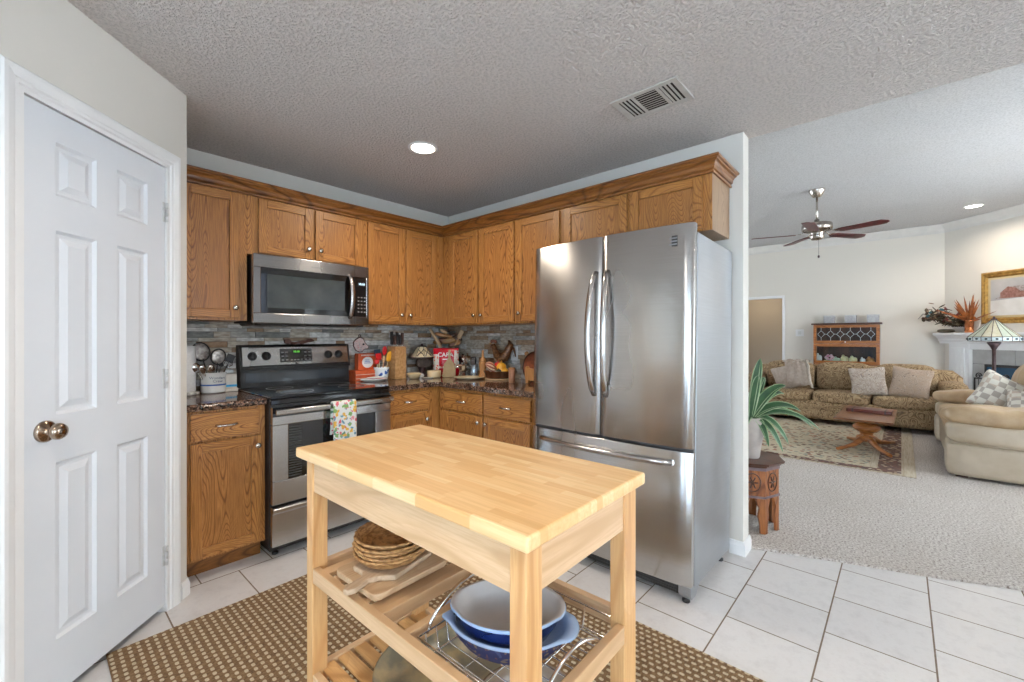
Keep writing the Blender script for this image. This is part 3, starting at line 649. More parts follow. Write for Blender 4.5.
# ================================================================== RANGE
def range_():
    x0, x1 = -1.842, -1.080; e = thing('range', 'stainless and black freestanding electric range with floral towel on its door', 'range', ((x0+x1)/2, -0.36, 0))
    b = MB(WA); b.box(x0, x1, 0.02, 0.655, 0.065, 0.905, 0); b.box(x0+0.01, x1-0.01, 0.06, 0.63, 0.03, 0.065, 0); b.build('body', [blackM], e, 0.003)
    b = MB(WA); b.box(x0, x1, 0.095, 0.672, 0.905, 0.922, 0)
    b.box(x0, x1, 0.655, 0.676, 0.872, 0.905, 0)
    ct = b.build('cooktop', [blackG], e, 0.006)
    for (cx, cy, r) in ((-1.64, 0.50, 0.105), (-1.27, 0.50, 0.085), (-1.64, 0.25, 0.08), (-1.27, 0.25, 0.105)):
        r_ = MB(); r_.tube([(cx+r*math.cos(t*PI/18), -cy+r*math.sin(t*PI/18), 0.9225) for t in range(36)], 0.0014, 4, closed=True); r_.build('burner_ring', pm('burner_print', (0.12, 0.12, 0.12), None, 10, rough=0.3), ct)
    # backguard: black lower, sloped stainless control panel
    x0 += 0.012; x1 += 0.004
    b = MB(WA); b.prism([(0.016, 0.922), (0.105, 0.922), (0.098, 1.050), (0.016, 1.050)], 0, x0+0.004, x1-0.004, 0); b.box(x0, x1, 0.085, 0.112, 1.038, 1.054, 0)
    b.prism([(0.016, 1.048), (0.112, 1.048), (0.086, 1.203), (0.016, 1.203)], 0, x0, x0+0.014, 0); b.prism([(0.016, 1.048), (0.112, 1.048), (0.086, 1.203), (0.016, 1.203)], 0, x1-0.014, x1, 0)
    b.prism([(0.016, 1.048), (0.104, 1.048), (0.078, 1.196), (0.016, 1.196)], 0, x0+0.014, x1-0.014, 0)
    b.prism([(0.016, 1.196), (0.084, 1.196), (0.074, 1.206), (0.016, 1.206)], 0, x0, x1, 0); b.build('backguard', blackM, e, 0.003)
    gl = MB(WA); gl.box(x0+0.03, x1-0.03, 0.1, 0.1065, 0.955, 1.020); gl.build('backguard_glass', pm('smoked_glass', (0.05, 0.06, 0.07), None, 10, rough=0.08, coat=0.5), e, 0.001)
    sl = (0.104-0.078)/(1.208-1.060)
    SF = lambda a, d, z: (a, -(0.112-0.168*(z-1.048)+d-0.004), z)     # sloped panel face frame
    b = MB(SF); b.box(x0+0.014, x1-0.014, 0, 0.005, 1.066, 1.190); pn = b.build('control_panel', steelM, e, 0.003)
    b = MB(SF); b.box(-1.585, -1.365, 0.005, 0.008, 1.084, 1.178); dp = b.build('display', blackG, pn, 0.002)
    t = txt('10:10', 0.020, 'clock_digits', dp, ledG, SF(-1.475, 0.0092, 1.156), (1, 0, 0), (0, 0.165, 1), 0.001)
    q = MB(SF)
    for i in range(3):
        for a in (-1.568, -1.540, -1.412, -1.384): q.box(a-0.008, a+0.008, 0.008, 0.0088, 1.096+i*0.026, 1.104+i*0.026)
    for a in (-1.508, -1.486, -1.464, -1.440): q.box(a-0.007, a+0.007, 0.008, 0.0088, 1.096, 1.103)
    q.build('button_marks', pm('grey_print', (0.35, 0.35, 0.35), None, 10, rough=0.5), dp)
    for a in (-1.758, -1.672, -1.245, -1.165):
        k = MB(lambda x, y, z, a=a: SF(a+x, 0.005+z, 1.131+y)); k.lathe((0, 0, 0), [(0.029, 0), (0.029, 0.004), (0.023, 0.006), (0.021, 0.026), (0.018, 0.029), (0.001, 0.029)], 24)
        k.box(-0.005, 0.005, -0.019, 0.019, 0.026, 0.034); k.build('control_knob', blackM, pn)
    q = MB(SF); q.box(-1.485, -1.473, 0.005, 0.007, 1.069, 1.081); q.box(-1.482, -1.463, 0.005, 0.0072, 1.0695, 1.0725); q.build('maker_badge', blackM, pn)
    x0 -= 0.012; x1 -= 0.004
    # oven door
    d = MB(WA); a0, a1, z0, z1, f0, f1 = x0+0.004, x1-0.004, 0.312, 0.862, 0.658, 0.694
    w0, w1, v0, v1 = a0+0.085, a1-0.115, 0.445, 0.760
    d.box(a0, a1, f0, f1, z0, v0); d.box(a0, a1, f0, f1, v1, z1-0.0); d.box(a0, w0, f0, f1, v0, v1); d.box(w1, a1, f0, f1, v0, v1)
    dr = d.build('oven_door', [steelM], e, 0.004)
    g = MB(WA); g.box(w0, w1, f0+0.004, f1-0.004, v0, v1); g.build('oven_window', [blackG], dr)
    g = MB(WA)
    for i in range(20): g.box(w0+0.004, w0+0.075, f1-0.0045, f1-0.0025, v0+0.012+i*0.0148, v0+0.018+i*0.0148)
    g.build('window_vent_pattern', pm('vent_print', (0.05, 0.05, 0.05), None, 10), dr)
    g = MB(WA); g.box(a0, a1, f0, f1-0.012, z1, z1+0.012); g.build('door_top_gap', blackM, dr)
    MB(WA).box(a0, a1, f1, f1+0.002, 0.808, 0.8635).build('handle_recess', blackG, dr)
    h = MB(WA); h.prism([(0.728, 0.822), (0.742, 0.826), (0.744, 0.850), (0.728, 0.856)], 0, a0+0.004, a1-0.004)
    for a in (a0+0.03, a1-0.03): h.box(a-0.014, a+0.014, f1-0.001, 0.730, 0.826, 0.850)
    h.build('door_handle', steelM, dr, 0.004)
    # drawer
    d = MB(WA); d.prism([(0.658, 0.075), (0.690, 0.075), (0.690, 0.262), (0.705, 0.268), (0.708, 0.290), (0.690, 0.298), (0.658, 0.298)], 0, a0, a1)
    d.build('storage_drawer', steelM, e, 0.003)
    for a in (x0+0.05, x1-0.05):
        f = MB(); f.lathe((a, -0.60, 0), [(0.018, 0), (0.018, 0.012), (0.010, 0.014), (0.010, 0.031)], 12); f.build('foot', blackM, e)
range_()
# floral towel folded over the oven handle
def towel():
    a0, a1 = -1.520, -1.372; pth = [(0.708, 0.66), (0.720, 0.70), (0.722, 0.80), (0.7205, 0.840), (0.724, 0.860), (0.737, 0.866), (0.751, 0.862), (0.757, 0.845), (0.758, 0.80), (0.759, 0.70), (0.759, 0.60), (0.758, 0.56)]
    mb = MB(WA); n = 12; rows = []
    for (d, z) in pth:
        rows.append([mb.V((a0+(a1-a0)*i/n, d+0.0025*math.sin(i*1.3)*(1 if z < 0.84 else 0.3), z)) for i in range(n+1)])
    for A, B in zip(rows, rows[1:]):
        for i in range(n): mb.F([A[i], A[i+1], B[i+1], B[i]], 0, True)
    o = mb.build('kitchen_towel', towelM, None, org=(-1.446, -0.735, 0.7)); s = o.modifiers.new('solid', 'SOLIDIFY'); s.thickness = 0.003; s.offset = 1
    tag(o, 'white kitchen towel with colourful flowers and green leaves hanging on the oven handle', 'towel')
towel()

# ================================================================== MICROWAVE
def microwave():
    x0, x1, z0, z1 = -1.846, -1.086, 1.345, 1.768; e = thing('microwave', 'stainless over-the-range microwave mounted under the short oak cabinet', 'microwave', ((x0+x1)/2, -0.2, z0))
    MB(WA).box(x0+0.004, x1-0.004, 0.016, 0.372, z0+0.004, z1-0.001).build('body', blackM, e, 0.003)
    MB(WA).prism([(0.10, z0-0.012), (0.36, z0-0.012), (0.372, z0+0.004), (0.06, z0+0.004)], 0, x0+0.02, x1-0.02).build('grease_filter', blackM, e, 0.002)
    F0, F1 = 0.372, 0.408; w0, w1, v0, v1 = x0+0.042, x1-0.020, z0+0.062, z1-0.080
    d = MB(WA); d.box(x0, x1, F0, F1, z0, v0); d.box(x0, x1, F0, F1, v1, z1); d.box(x0, w0, F0, F1, v0, v1); d.box(w1, x1, F0, F1, v0, v1)
    dr = d.build('door', steelD, e, 0.004)
    MB(WA).box(w0, w1, F0+0.002, F1-0.003, v0, v1).build('black_glass_front', blackG, e)
    MB(WA).box(w0+0.035, -1.27, F1-0.0028, F1-0.0018, v0+0.035, v1-0.040).build('door_window', pm('window_mesh_glass', (0.035, 0.042, 0.045), (0.05, 0.06, 0.062), 10, rough=0.06, coat=0.7), dr)
    MB(WA).box(-1.196, -1.194, F1-0.004, F1+0.0005, z0, z1).build('door_seam', darkM, dr)
    pts = [(-1.232, F1-0.006+0.052*math.sin(PI*i/12)**0.6, z0+0.045+(z1-z0-0.115)*i/12) for i in range(13)]
    MB(WA).tube(pts, 0.016, 10, flat=0.45).build('door_handle', steelM, dr)
    q = MB(WA)
    for i in range(5):
        for j in range(3): q.box(-1.172+j*0.024, -1.160+j*0.024, F1-0.003, F1-0.0015, v0+0.03+i*0.026, v0+0.037+i*0.026)
    q.build('keypad_marks', pm('grey_print', (0.35, 0.35, 0.35)), e)
    txt('10:10', 0.022, 'clock_digits', e, ledW, (-1.142, -(F1-0.0015), v1-0.048), (1, 0, 0), (0, 0, 1), 0.001)
    q = MB(WA)
    for i in range(5): q.box(-1.50+i*0.016, -1.489+i*0.016, F1, F1+0.001, z1-0.05, z1-0.042)
    q.build('maker_badge', pm('badge_grey', (0.25, 0.25, 0.26), None, 10, metal=0.5), dr)
microwave()

# ================================================================== FRIDGE
def fridge():
    e = thing('refrigerator', 'tall stainless french-door refrigerator with bottom freezer drawer', 'refrigerator', (-0.085, -2.13, 0))
    a0, a1 = 1.615, 2.583; fb, ff = 0.085, 0.648
    MB(WB).box(a0+0.004, a1, fb, ff, 0.055, 1.750).build('cabinet_body', steelS, e, 0.004)
    sp = a0+0.485
    def bow(lo, hi, z0, z1, name, bw=0.022, edges=(1, 1)):
        mb = MB(WB); n = 18; mid = (a0+a1)/2; hw = (a1-a0)/2
        pts = []
        for i in range(n+1):
            a = lo+(hi-lo)*i/n; d = 0.698+bw*(1-((a-mid)/hw)**2)
            ed = min(a-lo, hi-a)/0.012
            if ed < 1: d -= 0.010*(1-math.sqrt(max(0, 1-(1-ed)**2)))
            pts.append((a, d))
        pts = [(lo, ff+0.008)]+pts+[(hi, ff+0.008)]
        # prism along z with (a,d) polygon
        mb.prism(pts, 2, z0, z1, 0, True); o = mb.build(name, steelM, e, 0.003); return o
    dl = bow(a0, sp-0.002, 0.712, 1.790, 'left_door'); dr = bow(sp+0.002, a1, 0.712, 1.790, 'right_door'); fz = bow(a0, a1, 0.070, 0.696, 'freezer_drawer')
    MB(WB).box(a0+0.01, a1-0.004, ff, ff+0.02, 0.06, 1.765).build('door_gasket', pm('grey_gasket', (0.10, 0.10, 0.105), None, 20), e)
    # long bowed handles, flattened metal bars
    for (a, dd, sg) in ((sp-0.045, dl, -1), (sp+0.045, dr, 1)):
        pts = []; n = 16
        for i in range(n+1):
            t = i/n; pts.append((a+sg*0.010*math.sin(PI*t)-sg*0.008, 0.714+0.068*math.sin(PI*t)**0.55, 0.925+0.672*t))
        MB(WB).tube(pts, 0.017, 10, flat=0.7).build('handle', nickel2, dd)
    pts = [(a0+0.09+(a1-a0-0.18)*i/16, 0.710+0.060*math.sin(PI*i/16)**0.55, 0.640) for i in range(17)]
    MB(WB).tube(pts, 0.018, 10, flat=0.8).build('handle', nickel2, fz)
    # hinge caps, grille, feet, emblem
    for a in (a0+0.05, a1-0.06): MB(WB).box(a-0.04, a+0.04, ff-0.05, ff+0.03, 1.7505, 1.775).build('hinge_cap', pm('grey_gasket', (0.1, 0.1, 0.1)), e, 0.004)
    g = MB(WB); g.box(a0+0.02, a1-0.065, ff-0.02, ff+0.025, 0.015, 0.062)
    g.build('kick_grille', blackM, e, 0.002)
    g = MB(WB)
    for i in range(4): g.box(a0+0.03, a1-0.075, ff+0.025, ff+0.029, 0.018+i*0.011, 0.023+i*0.011)
    g.build('grille_slats', pm('dark_grey', (0.05, 0.05, 0.05)), e)
    g = MB(WB); g.prism([(ff-0.08, 0.066), (ff+0.040, 0.066), (ff+0.040, 0.030), (ff+0.025, 0.008), (ff-0.02, 0.008), (ff-0.08, 0.054)], 0, a1-0.062, a1-0.002); g.build('foot_cover', steelS, e, 0.003)
    for a in (a0+0.04, a1-0.035):
        for dd in (ff+0.008, fb+0.06):
            f = MB(WB); f.lathe((a, dd, -0.0175 if dd > 0.3 else -0.001), [(0.016, 0.0), (0.019, 0.004), (0.019, 0.014), (0.008, 0.017), (0.008, 0.06)], 12); f.build('foot', blackM, e)
    q = MB(WB); q.box(a1-0.115, a1-0.078, 0.704, 0.7065, 1.682, 1.734, 0); lg = q.build('emblem', pm('emblem_dark', (0.06, 0.06, 0.065), None, 10, metal=0.3), dr)
    q = MB(WB)
    for i, (l, h) in enumerate(((0.0, 0.037), (0.006, 0.031), (0.0, 0.025))): q.box(a1-0.115+l, a1-0.078, 0.7065, 0.708, 1.689+i*0.015, 1.695+i*0.015)
    q.build('emblem_bars', steelS, lg)
    e.rotation_euler = (0, 0.030, 0)
nickel2 = pm('handle_metal', (0.56, 0.55, 0.54), (0.50, 0.49, 0.49), 60, rough=0.2, metal=1)
fridge()

# ================================================================== KITCHEN RUG
o = MB().box(-2.545, -0.960, -3.75, -0.980, 0.0005, 0.012).build('woven_rug', rugM, None, 0.004, org=(-1.75, -2.36, 0))
tag(o, 'brown woven rug with rows of cream flecks lying under the wooden kitchen cart', 'rug')

# ================================================================== KITCHEN CART
CX, CY, CR = -1.9545, -2.377, 0.0175
def cartw(x, y, z=0):
    c, s_ = math.cos(CR), math.sin(CR); return (CX+x*c-y*s_, CY+x*s_+y*c, z)
def cart():
    e = thing('kitchen_cart', 'wooden kitchen cart with butcher block top and open shelves, standing on the rug', 'kitchen cart', (CX, CY, 0), None, world=False, rotz=CR)
    z0 = 0.012; top = 0.920; tk = 0.030
    MB().box(-0.236, 0.236, -0.459, 0.459, top-tk, top).build('tabletop', butcherM, e, 0.006, seg=3)
    lx, ly, w_ = 0.219, 0.443, 0.040; lyf = 0.419
    for sx in (-1, 1):
        for sy in (-1, 1):
            x0 = -lx if sx < 0 else lx-0.003; x1 = sx*(lx-(0.047 if sx < 0 else 0.064)); y0 = ly*sy if sy < 0 else lyf; y1 = y0-sy*w_
            MB().box(min(x0, x1), max(x0, x1), min(y0, y1), max(y0, y1), z0, top-tk-0.0005).build('leg', birchZ, e, 0.003)
    a0, a1 = 0.795, top-tk-0.001
    for sx in (-1, 1): MB().box(min(sx*(lx-0.004), sx*(lx-0.022)), max(sx*(lx-0.004), sx*(lx-0.022)), -(ly-w_), lyf-w_, a0, a1).build('apron', birchH, e, 0.0015)
    for (ya, yb) in ((-ly+0.004, -ly+0.022), (lyf-0.022, lyf-0.004)): MB().box(-(lx-0.0475), lx-0.0645, ya, yb, a0, a1).build('apron', birchH, e, 0.0015)
    for (r0, r1, nm) in ((0.524, 0.567, 'shelf_rail'), (0.205, 0.250, 'lower_shelf_rail')):
        for sx in (-1, 1): MB().box(min(sx*lx, sx*(lx-0.021)), max(sx*lx, sx*(lx-0.021)), -(ly-w_)+0.0005, lyf-w_-0.0005, r0, r1).build(nm, birchH, e, 0.002)
        for (ya, yb) in ((-ly, -ly+0.021), (lyf-0.021, lyf)): MB().box(-(lx-0.0475), lx-0.0645, ya, yb, r0, r1).build(nm, birchH, e, 0.002)
    for yy in (0.052, -0.060): MB().box(-(lx-0.022), lx-0.022, yy-0.011, yy+0.011, 0.526, 0.563).build('cross_rail', birchH, e, 0.002)
    for i in range(5):
        y = 0.089+i*0.067; MB().box(-(lx-0.022), lx-0.022, y-0.020, y+0.020, 0.545, 0.556).build('shelf_slat', birchH, e, 0.002)
    for i in range(7):
        x = -0.165+i*0.055; MB().box(x-0.021, x+0.021, -(ly-0.022), lyf-0.022, 0.236, 0.246).build('lower_slat', birchS, e, 0.002)
    MB().box(-(lx-0.022), lx-0.022, 0.18, 0.20, 0.222, 0.2355).build('slat_support', birchH, e); MB().box(-(lx-0.022), lx-0.022, -0.20, -0.18, 0.222, 0.2355).build('slat_support', birchH, e)
    # pull-out wire basket
    bx0, bx1, by0, by1, zb, zt = -0.180, 0.185, -0.414, -0.082, 0.500, 0.552
    m = MB()
    for z, i in ((zt, 0.0), (zb, 0.012)): m.tube([(bx0+i, by0+i, z), (bx1-i, by0+i, z), (bx1-i, by1-i, z), (bx0+i, by1-i, z), (bx0+i, by0+i, z)], 0.0028, 6)
    bk = m.build('wire_basket', chrome, e)
    m = MB()
    for i in range(11):
        x = bx0+0.022+i*(bx1-bx0-0.044)/10; m.tube([(x, by0, zt), (x, by0+0.010, zb+0.006), (x, by0+0.02, zb), (x, by1-0.02, zb), (x, by1-0.010, zb+0.006), (x, by1, zt)], 0.0017, 6)
    for y in (by0+0.10, (by0+by1)/2, by1-0.10): m.tube([(bx0, y, zt), (bx0+0.012, y, zb-0.003), (bx1-0.012, y, zb-0.003), (bx1, y, zt)], 0.0022, 6)
    m.build('basket_wires', chrome, bk)
    for yy, xa, xw, hh in ((by0-0.004, -0.150, 0.235, 0.058), (by1+0.004, -0.150, 0.30, 0.080)):
        pts = [(xa+xw*i/20, yy, zt-0.008+hh*math.sin(PI*i/20)**0.6) for i in range(21)]
        MB().tube(pts, 0.0042, 8).build('basket_handle', chrome, bk)
cart()

# things lying on the cart shelves
def board1():
    mb = MB(); pts = []
    for cx, cy, a in ((0.105, 0.085, 0), (-0.105, 0.085, 90), (-0.105, -0.085, 180), (0.105, -0.085, 270)):
        for k in range(5): t = (a+k*22.5)*PI/180; pts.append((cx+0.022*math.cos(t), cy+0.022*math.sin(t)))
    mb.prism(pts, 2, 0, 0.017); o = mb.build('cutting_board', boardW, None, 0.003)
    o.location = cartw(-0.064, 0.195, 0.5675); o.rotation_euler = (0, 0, 0.03); tag(o, 'flat rectangular cutting board lying lowest on the cart shelf', 'cutting board')
board1()
def board2():
    mb = MB(); out = []
    prof = [(-0.085, 0.075), (0.085, 0.078), (0.100, 0.060), (0.100, -0.060), (0.085, -0.078), (-0.070, -0.070), (-0.095, -0.030), (-0.115, -0.015), (-0.165, -0.017), (-0.182, -0.006), (-0.182, 0.010), (-0.165, 0.018), (-0.115, 0.014), (-0.095, 0.030)]
    mb.prism(prof, 2, 0, 0.015); o = mb.build('paddle_board', pm('pale_board', (0.50, 0.36, 0.24), (0.42, 0.29, 0.18), 20, rough=0.6, stretch=(1, 6, 6)), None, 0.004)
    o.location = cartw(-0.062, 0.195, 0.5852); o.rotation_euler = (0, 0, 0.28); tag(o, 'paddle-shaped wooden board with a handle, under the stack of woven plate holders', 'cutting board')
board2()
def mats_():
    me = None; ords = ['bottom', 'second from the bottom', 'middle', 'second from the top', 'topmost']
    for i in range(5):
        if me is None:
            mb = MB(); n = 40; prof = [(0.001, 0.000), (0.062, 0.0), (0.085, 0.006), (0.097, 0.018), (0.102, 0.026), (0.105, 0.030), (0.102, 0.034), (0.094, 0.024), (0.082, 0.0125), (0.062, 0.006), (0.001, 0.006)]
            mb.lathe((0, 0, 0), prof, 48, cap=False)
            # woven rim: twisted strand ring
            mb.tube([((0.103+0.0015*math.cos(k*2.1))*math.cos(2*PI*k/64), (0.103+0.0015*math.cos(k*2.1))*math.sin(2*PI*k/64), 0.030+0.0012*math.sin(k*2.1)) for k in range(64)], 0.0042, 6, closed=True)
            for r in (0.03, 0.055, 0.08): mb.tube([(r*math.cos(2*PI*k/40), r*math.sin(2*PI*k/40), 0.0065+(0.003 if r > .07 else 0)) for k in range(40)], 0.0022, 5, closed=True)
            o = mb.build('woven_plate_holder', rattan); me = o
        else:
            o = me.copy(); COL.objects.link(o)
        p = cartw(-0.062+0.003*math.sin(i*2), 0.205+0.003*math.cos(i*3), 0.6006+0.0115*i); o.location = p; o.rotation_euler = (0, 0, i*0.7)
        tag(o, 'round woven rattan plate holder, %s in the stack on the cart' % ords[i], 'plate holder', 'rattan plate holders stacked on the cart')
mats_()
def dish(name, label, loc, rot, L, W, h, flr, hand, omat, imat, rimm):
    n = 48; mb = MB(); sm_ = lambda q: max(0, min(1, q))**2*(3-2*max(0, min(1, q))); hw = lambda t: 1.0+hand*sm_((abs(math.cos(t))-0.84)/0.10)
    prof = [(0.66*flr, 0.0, 0, 0), (0.76*flr, 0.004, 0, 0), (0.90, h*0.55, 0, 0), (0.955, h*0.9, 0, 0), (1.0, h, 2, 1), (0.985, h+0.005, 2, 1), (0.925, h+0.003, 1, 0), (0.87, h*0.6, 1, 0), (0.72*flr, 0.012, 1, 0), (0.3, 0.008, 1, 0), (0.001, 0.008, 1, 0)]
    rings = []
    for r, z, m, ish in prof:
        rings.append([mb.V((r*L*(hw(2*PI*k/n) if ish else 1)*math.cos(2*PI*k/n), r*W*math.sin(2*PI*k/n), z)) for k in range(n)])
    for i in range(len(rings)-1):
        m = prof[i+1][2] if i >= 3 else prof[i][2]
        for k in range(n): mb.F([rings[i][k], rings[i][(k+1) % n], rings[i+1][(k+1) % n], rings[i+1][k]], m, True)
    mb.F(rings[0][::-1], 0)
    o = mb.build(name, [omat, imat, rimm]); o.location = loc; o.rotation_euler = (0, 0, rot); tag(o, label, 'baking dish'); return o
dish('casserole_dish', 'larger oval blue baking dish with berry relief and pale rim handles, lower of the two', (-1.943, -2.579, 0.5025), -1.117, 0.157, 0.117, 0.054, 1.0, 0.12, berryM, blueL, blueL)
dish('casserole_dish', 'smaller oval cobalt blue baking dish with grey inside, nested on top', (-1.937, -2.570, 0.524), -0.98, 0.140, 0.111, 0.062, 1.0, 0.05, blueE, greyG, blueL)
def bowl(name, label, loc, prof, mat_, cat='bowl', n=36, ex=1, ey=1, rot=0, group=None):
    o = MB().lathe((0, 0, 0), prof, n, ex=ex, ey=ey, cap=False).build(name, mat_); o.location = loc; o.rotation_euler = (0, 0, rot); tag(o, label, cat, group); return o
bowl('round_platter', 'large round stoneware platter lying on the lower shelf of the cart', cartw(0.010, 0.075, 0.247),
     [(0.001, 0.004), (0.10, 0.004), (0.105, 0), (0.112, 0), (0.116, 0.006), (0.150, 0.020), (0.180, 0.050), (0.184, 0.052), (0.184, 0.044), (0.150, 0.028), (0.11, 0.018), (0.001, 0.016)], stonew, 'platter', 56)
bowl('mixing_bowl', 'brown-glazed bowl with pale rim on the lower cart shelf under the blue dishes', cartw(0.045, -0.235, 0.247),
     [(0.001, 0.003), (0.06, 0.003), (0.065, 0.0), (0.09, 0.015), (0.122, 0.055), (0.132, 0.092), (0.138, 0.094), (0.138, 0.086), (0.127, 0.06), (0.112, 0.05), (0.085, 0.024), (0.001, 0.014)][::1], pm('taupe_glaze', (0.30, 0.24, 0.19), (0.22, 0.15, 0.10), 8, rough=0.2), 'bowl', 48)

# ================================================================== COUNTER THINGS, LEFT OF THE RANGE
Z0 = 0.9145
def towel_holder():
    x, y = -2.128, -0.13; e = thing('paper_towel_holder', 'paper towel roll standing on a marble base beside the white wall corner', 'paper towel', (x, y, Z0))
    MB().lathe((x, y, Z0), [(0.070, 0), (0.073, 0.004), (0.073, 0.012), (0.068, 0.018), (0.001, 0.018)], 28, cap=False).build('marble_base', pm('marble', (0.62, 0.60, 0.56), (0.25, 0.24, 0.22), 40, rough=0.25), e)
    MB().lathe((x, y, Z0+0.019), [(0.020, 0), (0.052, 0), (0.054, 0.003), (0.054, 0.268), (0.052, 0.272), (0.020, 0.272)], 28, cap=False).build('paper_roll', paper, e)
    MB().lathe((x, y, Z0+0.018), [(0.006, 0), (0.006, 0.29), (0.012, 0.295), (0.010, 0.305), (0.001, 0.308)], 12).build('spindle', chrome, e)
towel_holder()
def crock():
    x, y = -1.981, -0.12; e = thing('utensil_crock', 'white ceramic crock with a blue band and lettering, full of kitchen utensils', 'utensil crock', (x, y, Z0))
    c = MB().lathe((x, y, Z0), [(0.001, 0.004), (0.055, 0.004), (0.060, 0), (0.066, 0.004), (0.0675, 0.012), (0.0675, 0.112), (0.069, 0.118), (0.069, 0.124), (0.066, 0.127), (0.062, 0.124), (0.061, 0.02), (0.001, 0.012)], 36, cap=False).build('body', ceram, e)
    MB().lathe((x, y, Z0), [(0.0676, 0.046), (0.0684, 0.047), (0.0684, 0.054), (0.0676, 0.055)], 36, cap=False).build('blue_band', blueB, c)
    dirc = Vector((-2.7432-x, -3.3093-y, 0)).normalized(); X = Vector((-dirc.y, dirc.x, 0))
    org = Vector((x, y, Z0))+dirc*0.0680
    dg = pm('blue_grey_print', (0.10, 0.13, 0.20), None, 10)
    for s_, zz, dx in (('Wooden', 0.094, 0.018), ('Crew', 0.074, 0.022)): txt(s_, 0.022, 'lettering', c, dg, org+X*dx+Vector((0, 0, zz))-dirc*0.0025, X, (0, 0, 1), 0.004)
crock()
def utensil(name, label, base, tip, kind, mat_, mat2, size=0.03):
    """handle from base to tip, head at the tip facing the room"""
    b = Vector(base); t = Vector(tip); d = (t-b).normalized(); side = d.cross(Vector((0, -1, 0))).normalized(); nrm = side.cross(d).normalized()
    e = thing(name, label, 'utensil', base, 'utensils in the blue-banded crock' if base[0] < -1.5 else 'utensils in the blue floral pot')
    MB().tube([b, b+(t-b)*0.5, t], 0.004, 8, rs=[0.0045, 0.0045, 0.0035]).build('handle', mat_, e)
    R = Matrix((side, nrm, d)).transposed(); c = t+d*size
    mb = MB()
    if kind == 'skimmer':
        mb.tube([c+side*size*1.1*math.cos(k*PI/10)+d*size*1.35*math.sin(k*PI/10) for k in range(20)], 0.0045, 6, closed=True)
        h = mb.build('rim', blackM, e); m2 = MB()
        m2.ball(tuple(c), (size*1.05, 0.005, size*1.3), 16, 0, R); m2.build('disc', mat2, e)
    elif kind == 'ladle':
        mb.ball(tuple(c), (size, size*0.6, size), 16, 0, R); mb.build('head', mat2, e)
    elif kind == 'spoon':
        mb.ball(tuple(c), (size*0.75, 0.006, size*1.25), 16, 0, R); mb.build('head', mat2, e)
    elif kind == 'turner':
        a = side*size*0.9; q = d*size*1.1; n_ = nrm*0.002
        mb.hexa([c-a-q-n_, c+a-q-n_, c+a-q+n_, c-a-q+n_], [c-a*1.1+q-n_, c+a*1.1+q-n_, c+a*1.1+q+n_, c-a*1.1+q+n_]); mb.build('head', mat2, e, 0.001)
    elif kind == 'masher':
        pts = [c-side*size+d*size*0.8*math.cos(0)] ; pts = [c+side*size*(-1+i/6)+d*(0.5*size+0.4*size*(1 if i % 2 else -1)) for i in range(13)]
        mb.tube(pts, 0.003, 6); mb.tube([t, c-side*size*0.9+d*0.2*size], 0.003, 6); mb.tube([t, c+side*size*0.9+d*0.2*size], 0.003, 6); mb.build('head', mat2, e)
    elif kind == 'knife':
        mb.rbox(tuple(c), (0.018, 0.012, 0.07), 5, 4, 0, R); mb.build('grip', mat2, e)
    return e
cb = (-1.981, -0.12)
U = [('skimmer', 'large round black-rimmed skimmer, highest of the crock utensils', (-0.052, 0.015), 1.128, 'skimmer', blackM, pm('tarnished_steel', (0.26, 0.23, 0.21), (0.12, 0.10, 0.09), 50, rough=0.4, metal=0.8), 0.042),
     ('slotted_spoon', 'oval shiny slotted spoon with black edge, right of the skimmer', (0.022, 0.0), 1.100, 'skimmer', blackM, pm('worn_steel', (0.40, 0.37, 0.34), (0.16, 0.14, 0.13), 50, rough=0.35, metal=0.8), 0.036),
     ('ladle', 'small steel ladle leaning out of the left side of the crock', (-0.090, -0.035), 1.050, 'ladle', nickel, chrome, 0.030),
     ('turner', 'black slotted turner leaning to the right out of the crock', (0.088, 0.02), 1.100, 'turner', blackM, blackM, 0.024),
     ('serving_spoon', 'copper-toned spoon low in the middle of the crock', (-0.020, -0.045), 1.035, 'spoon', copper, nickel, 0.026),
     ('flat_whisk', 'dark spoon with a twisted handle crossing behind the slotted spoon', (0.050, 0.045), 1.075, 'spoon', pm('grey_metal', (0.25, 0.23, 0.22), None, 20, rough=0.4, metal=0.7), blackM, 0.028),
     ('serving_fork', 'shiny tool low at the left front of the crock', (-0.058, -0.048), 1.040, 'spoon', nickel, chrome, 0.024),
     ('cake_server', 'purplish grey server between the skimmer and slotted spoon', (-0.012, 0.040), 1.085, 'turner', nickel, pm('grey_metal', (0.25, 0.23, 0.22)), 0.026),
     ('masher', 'wire masher with steel loops at the right of the crock', (0.060, -0.02), 1.060, 'masher', nickel, chrome, 0.026)]
for i, (nm, lb, (dx, dy), zt, kd, m1, m2, sz) in enumerate(U):
    utensil(nm, lb, (cb[0]+dx*0.18, cb[1]+dy*0.2, Z0+0.014), (cb[0]+dx, cb[1]+dy, zt), kd, m1, m2, sz)
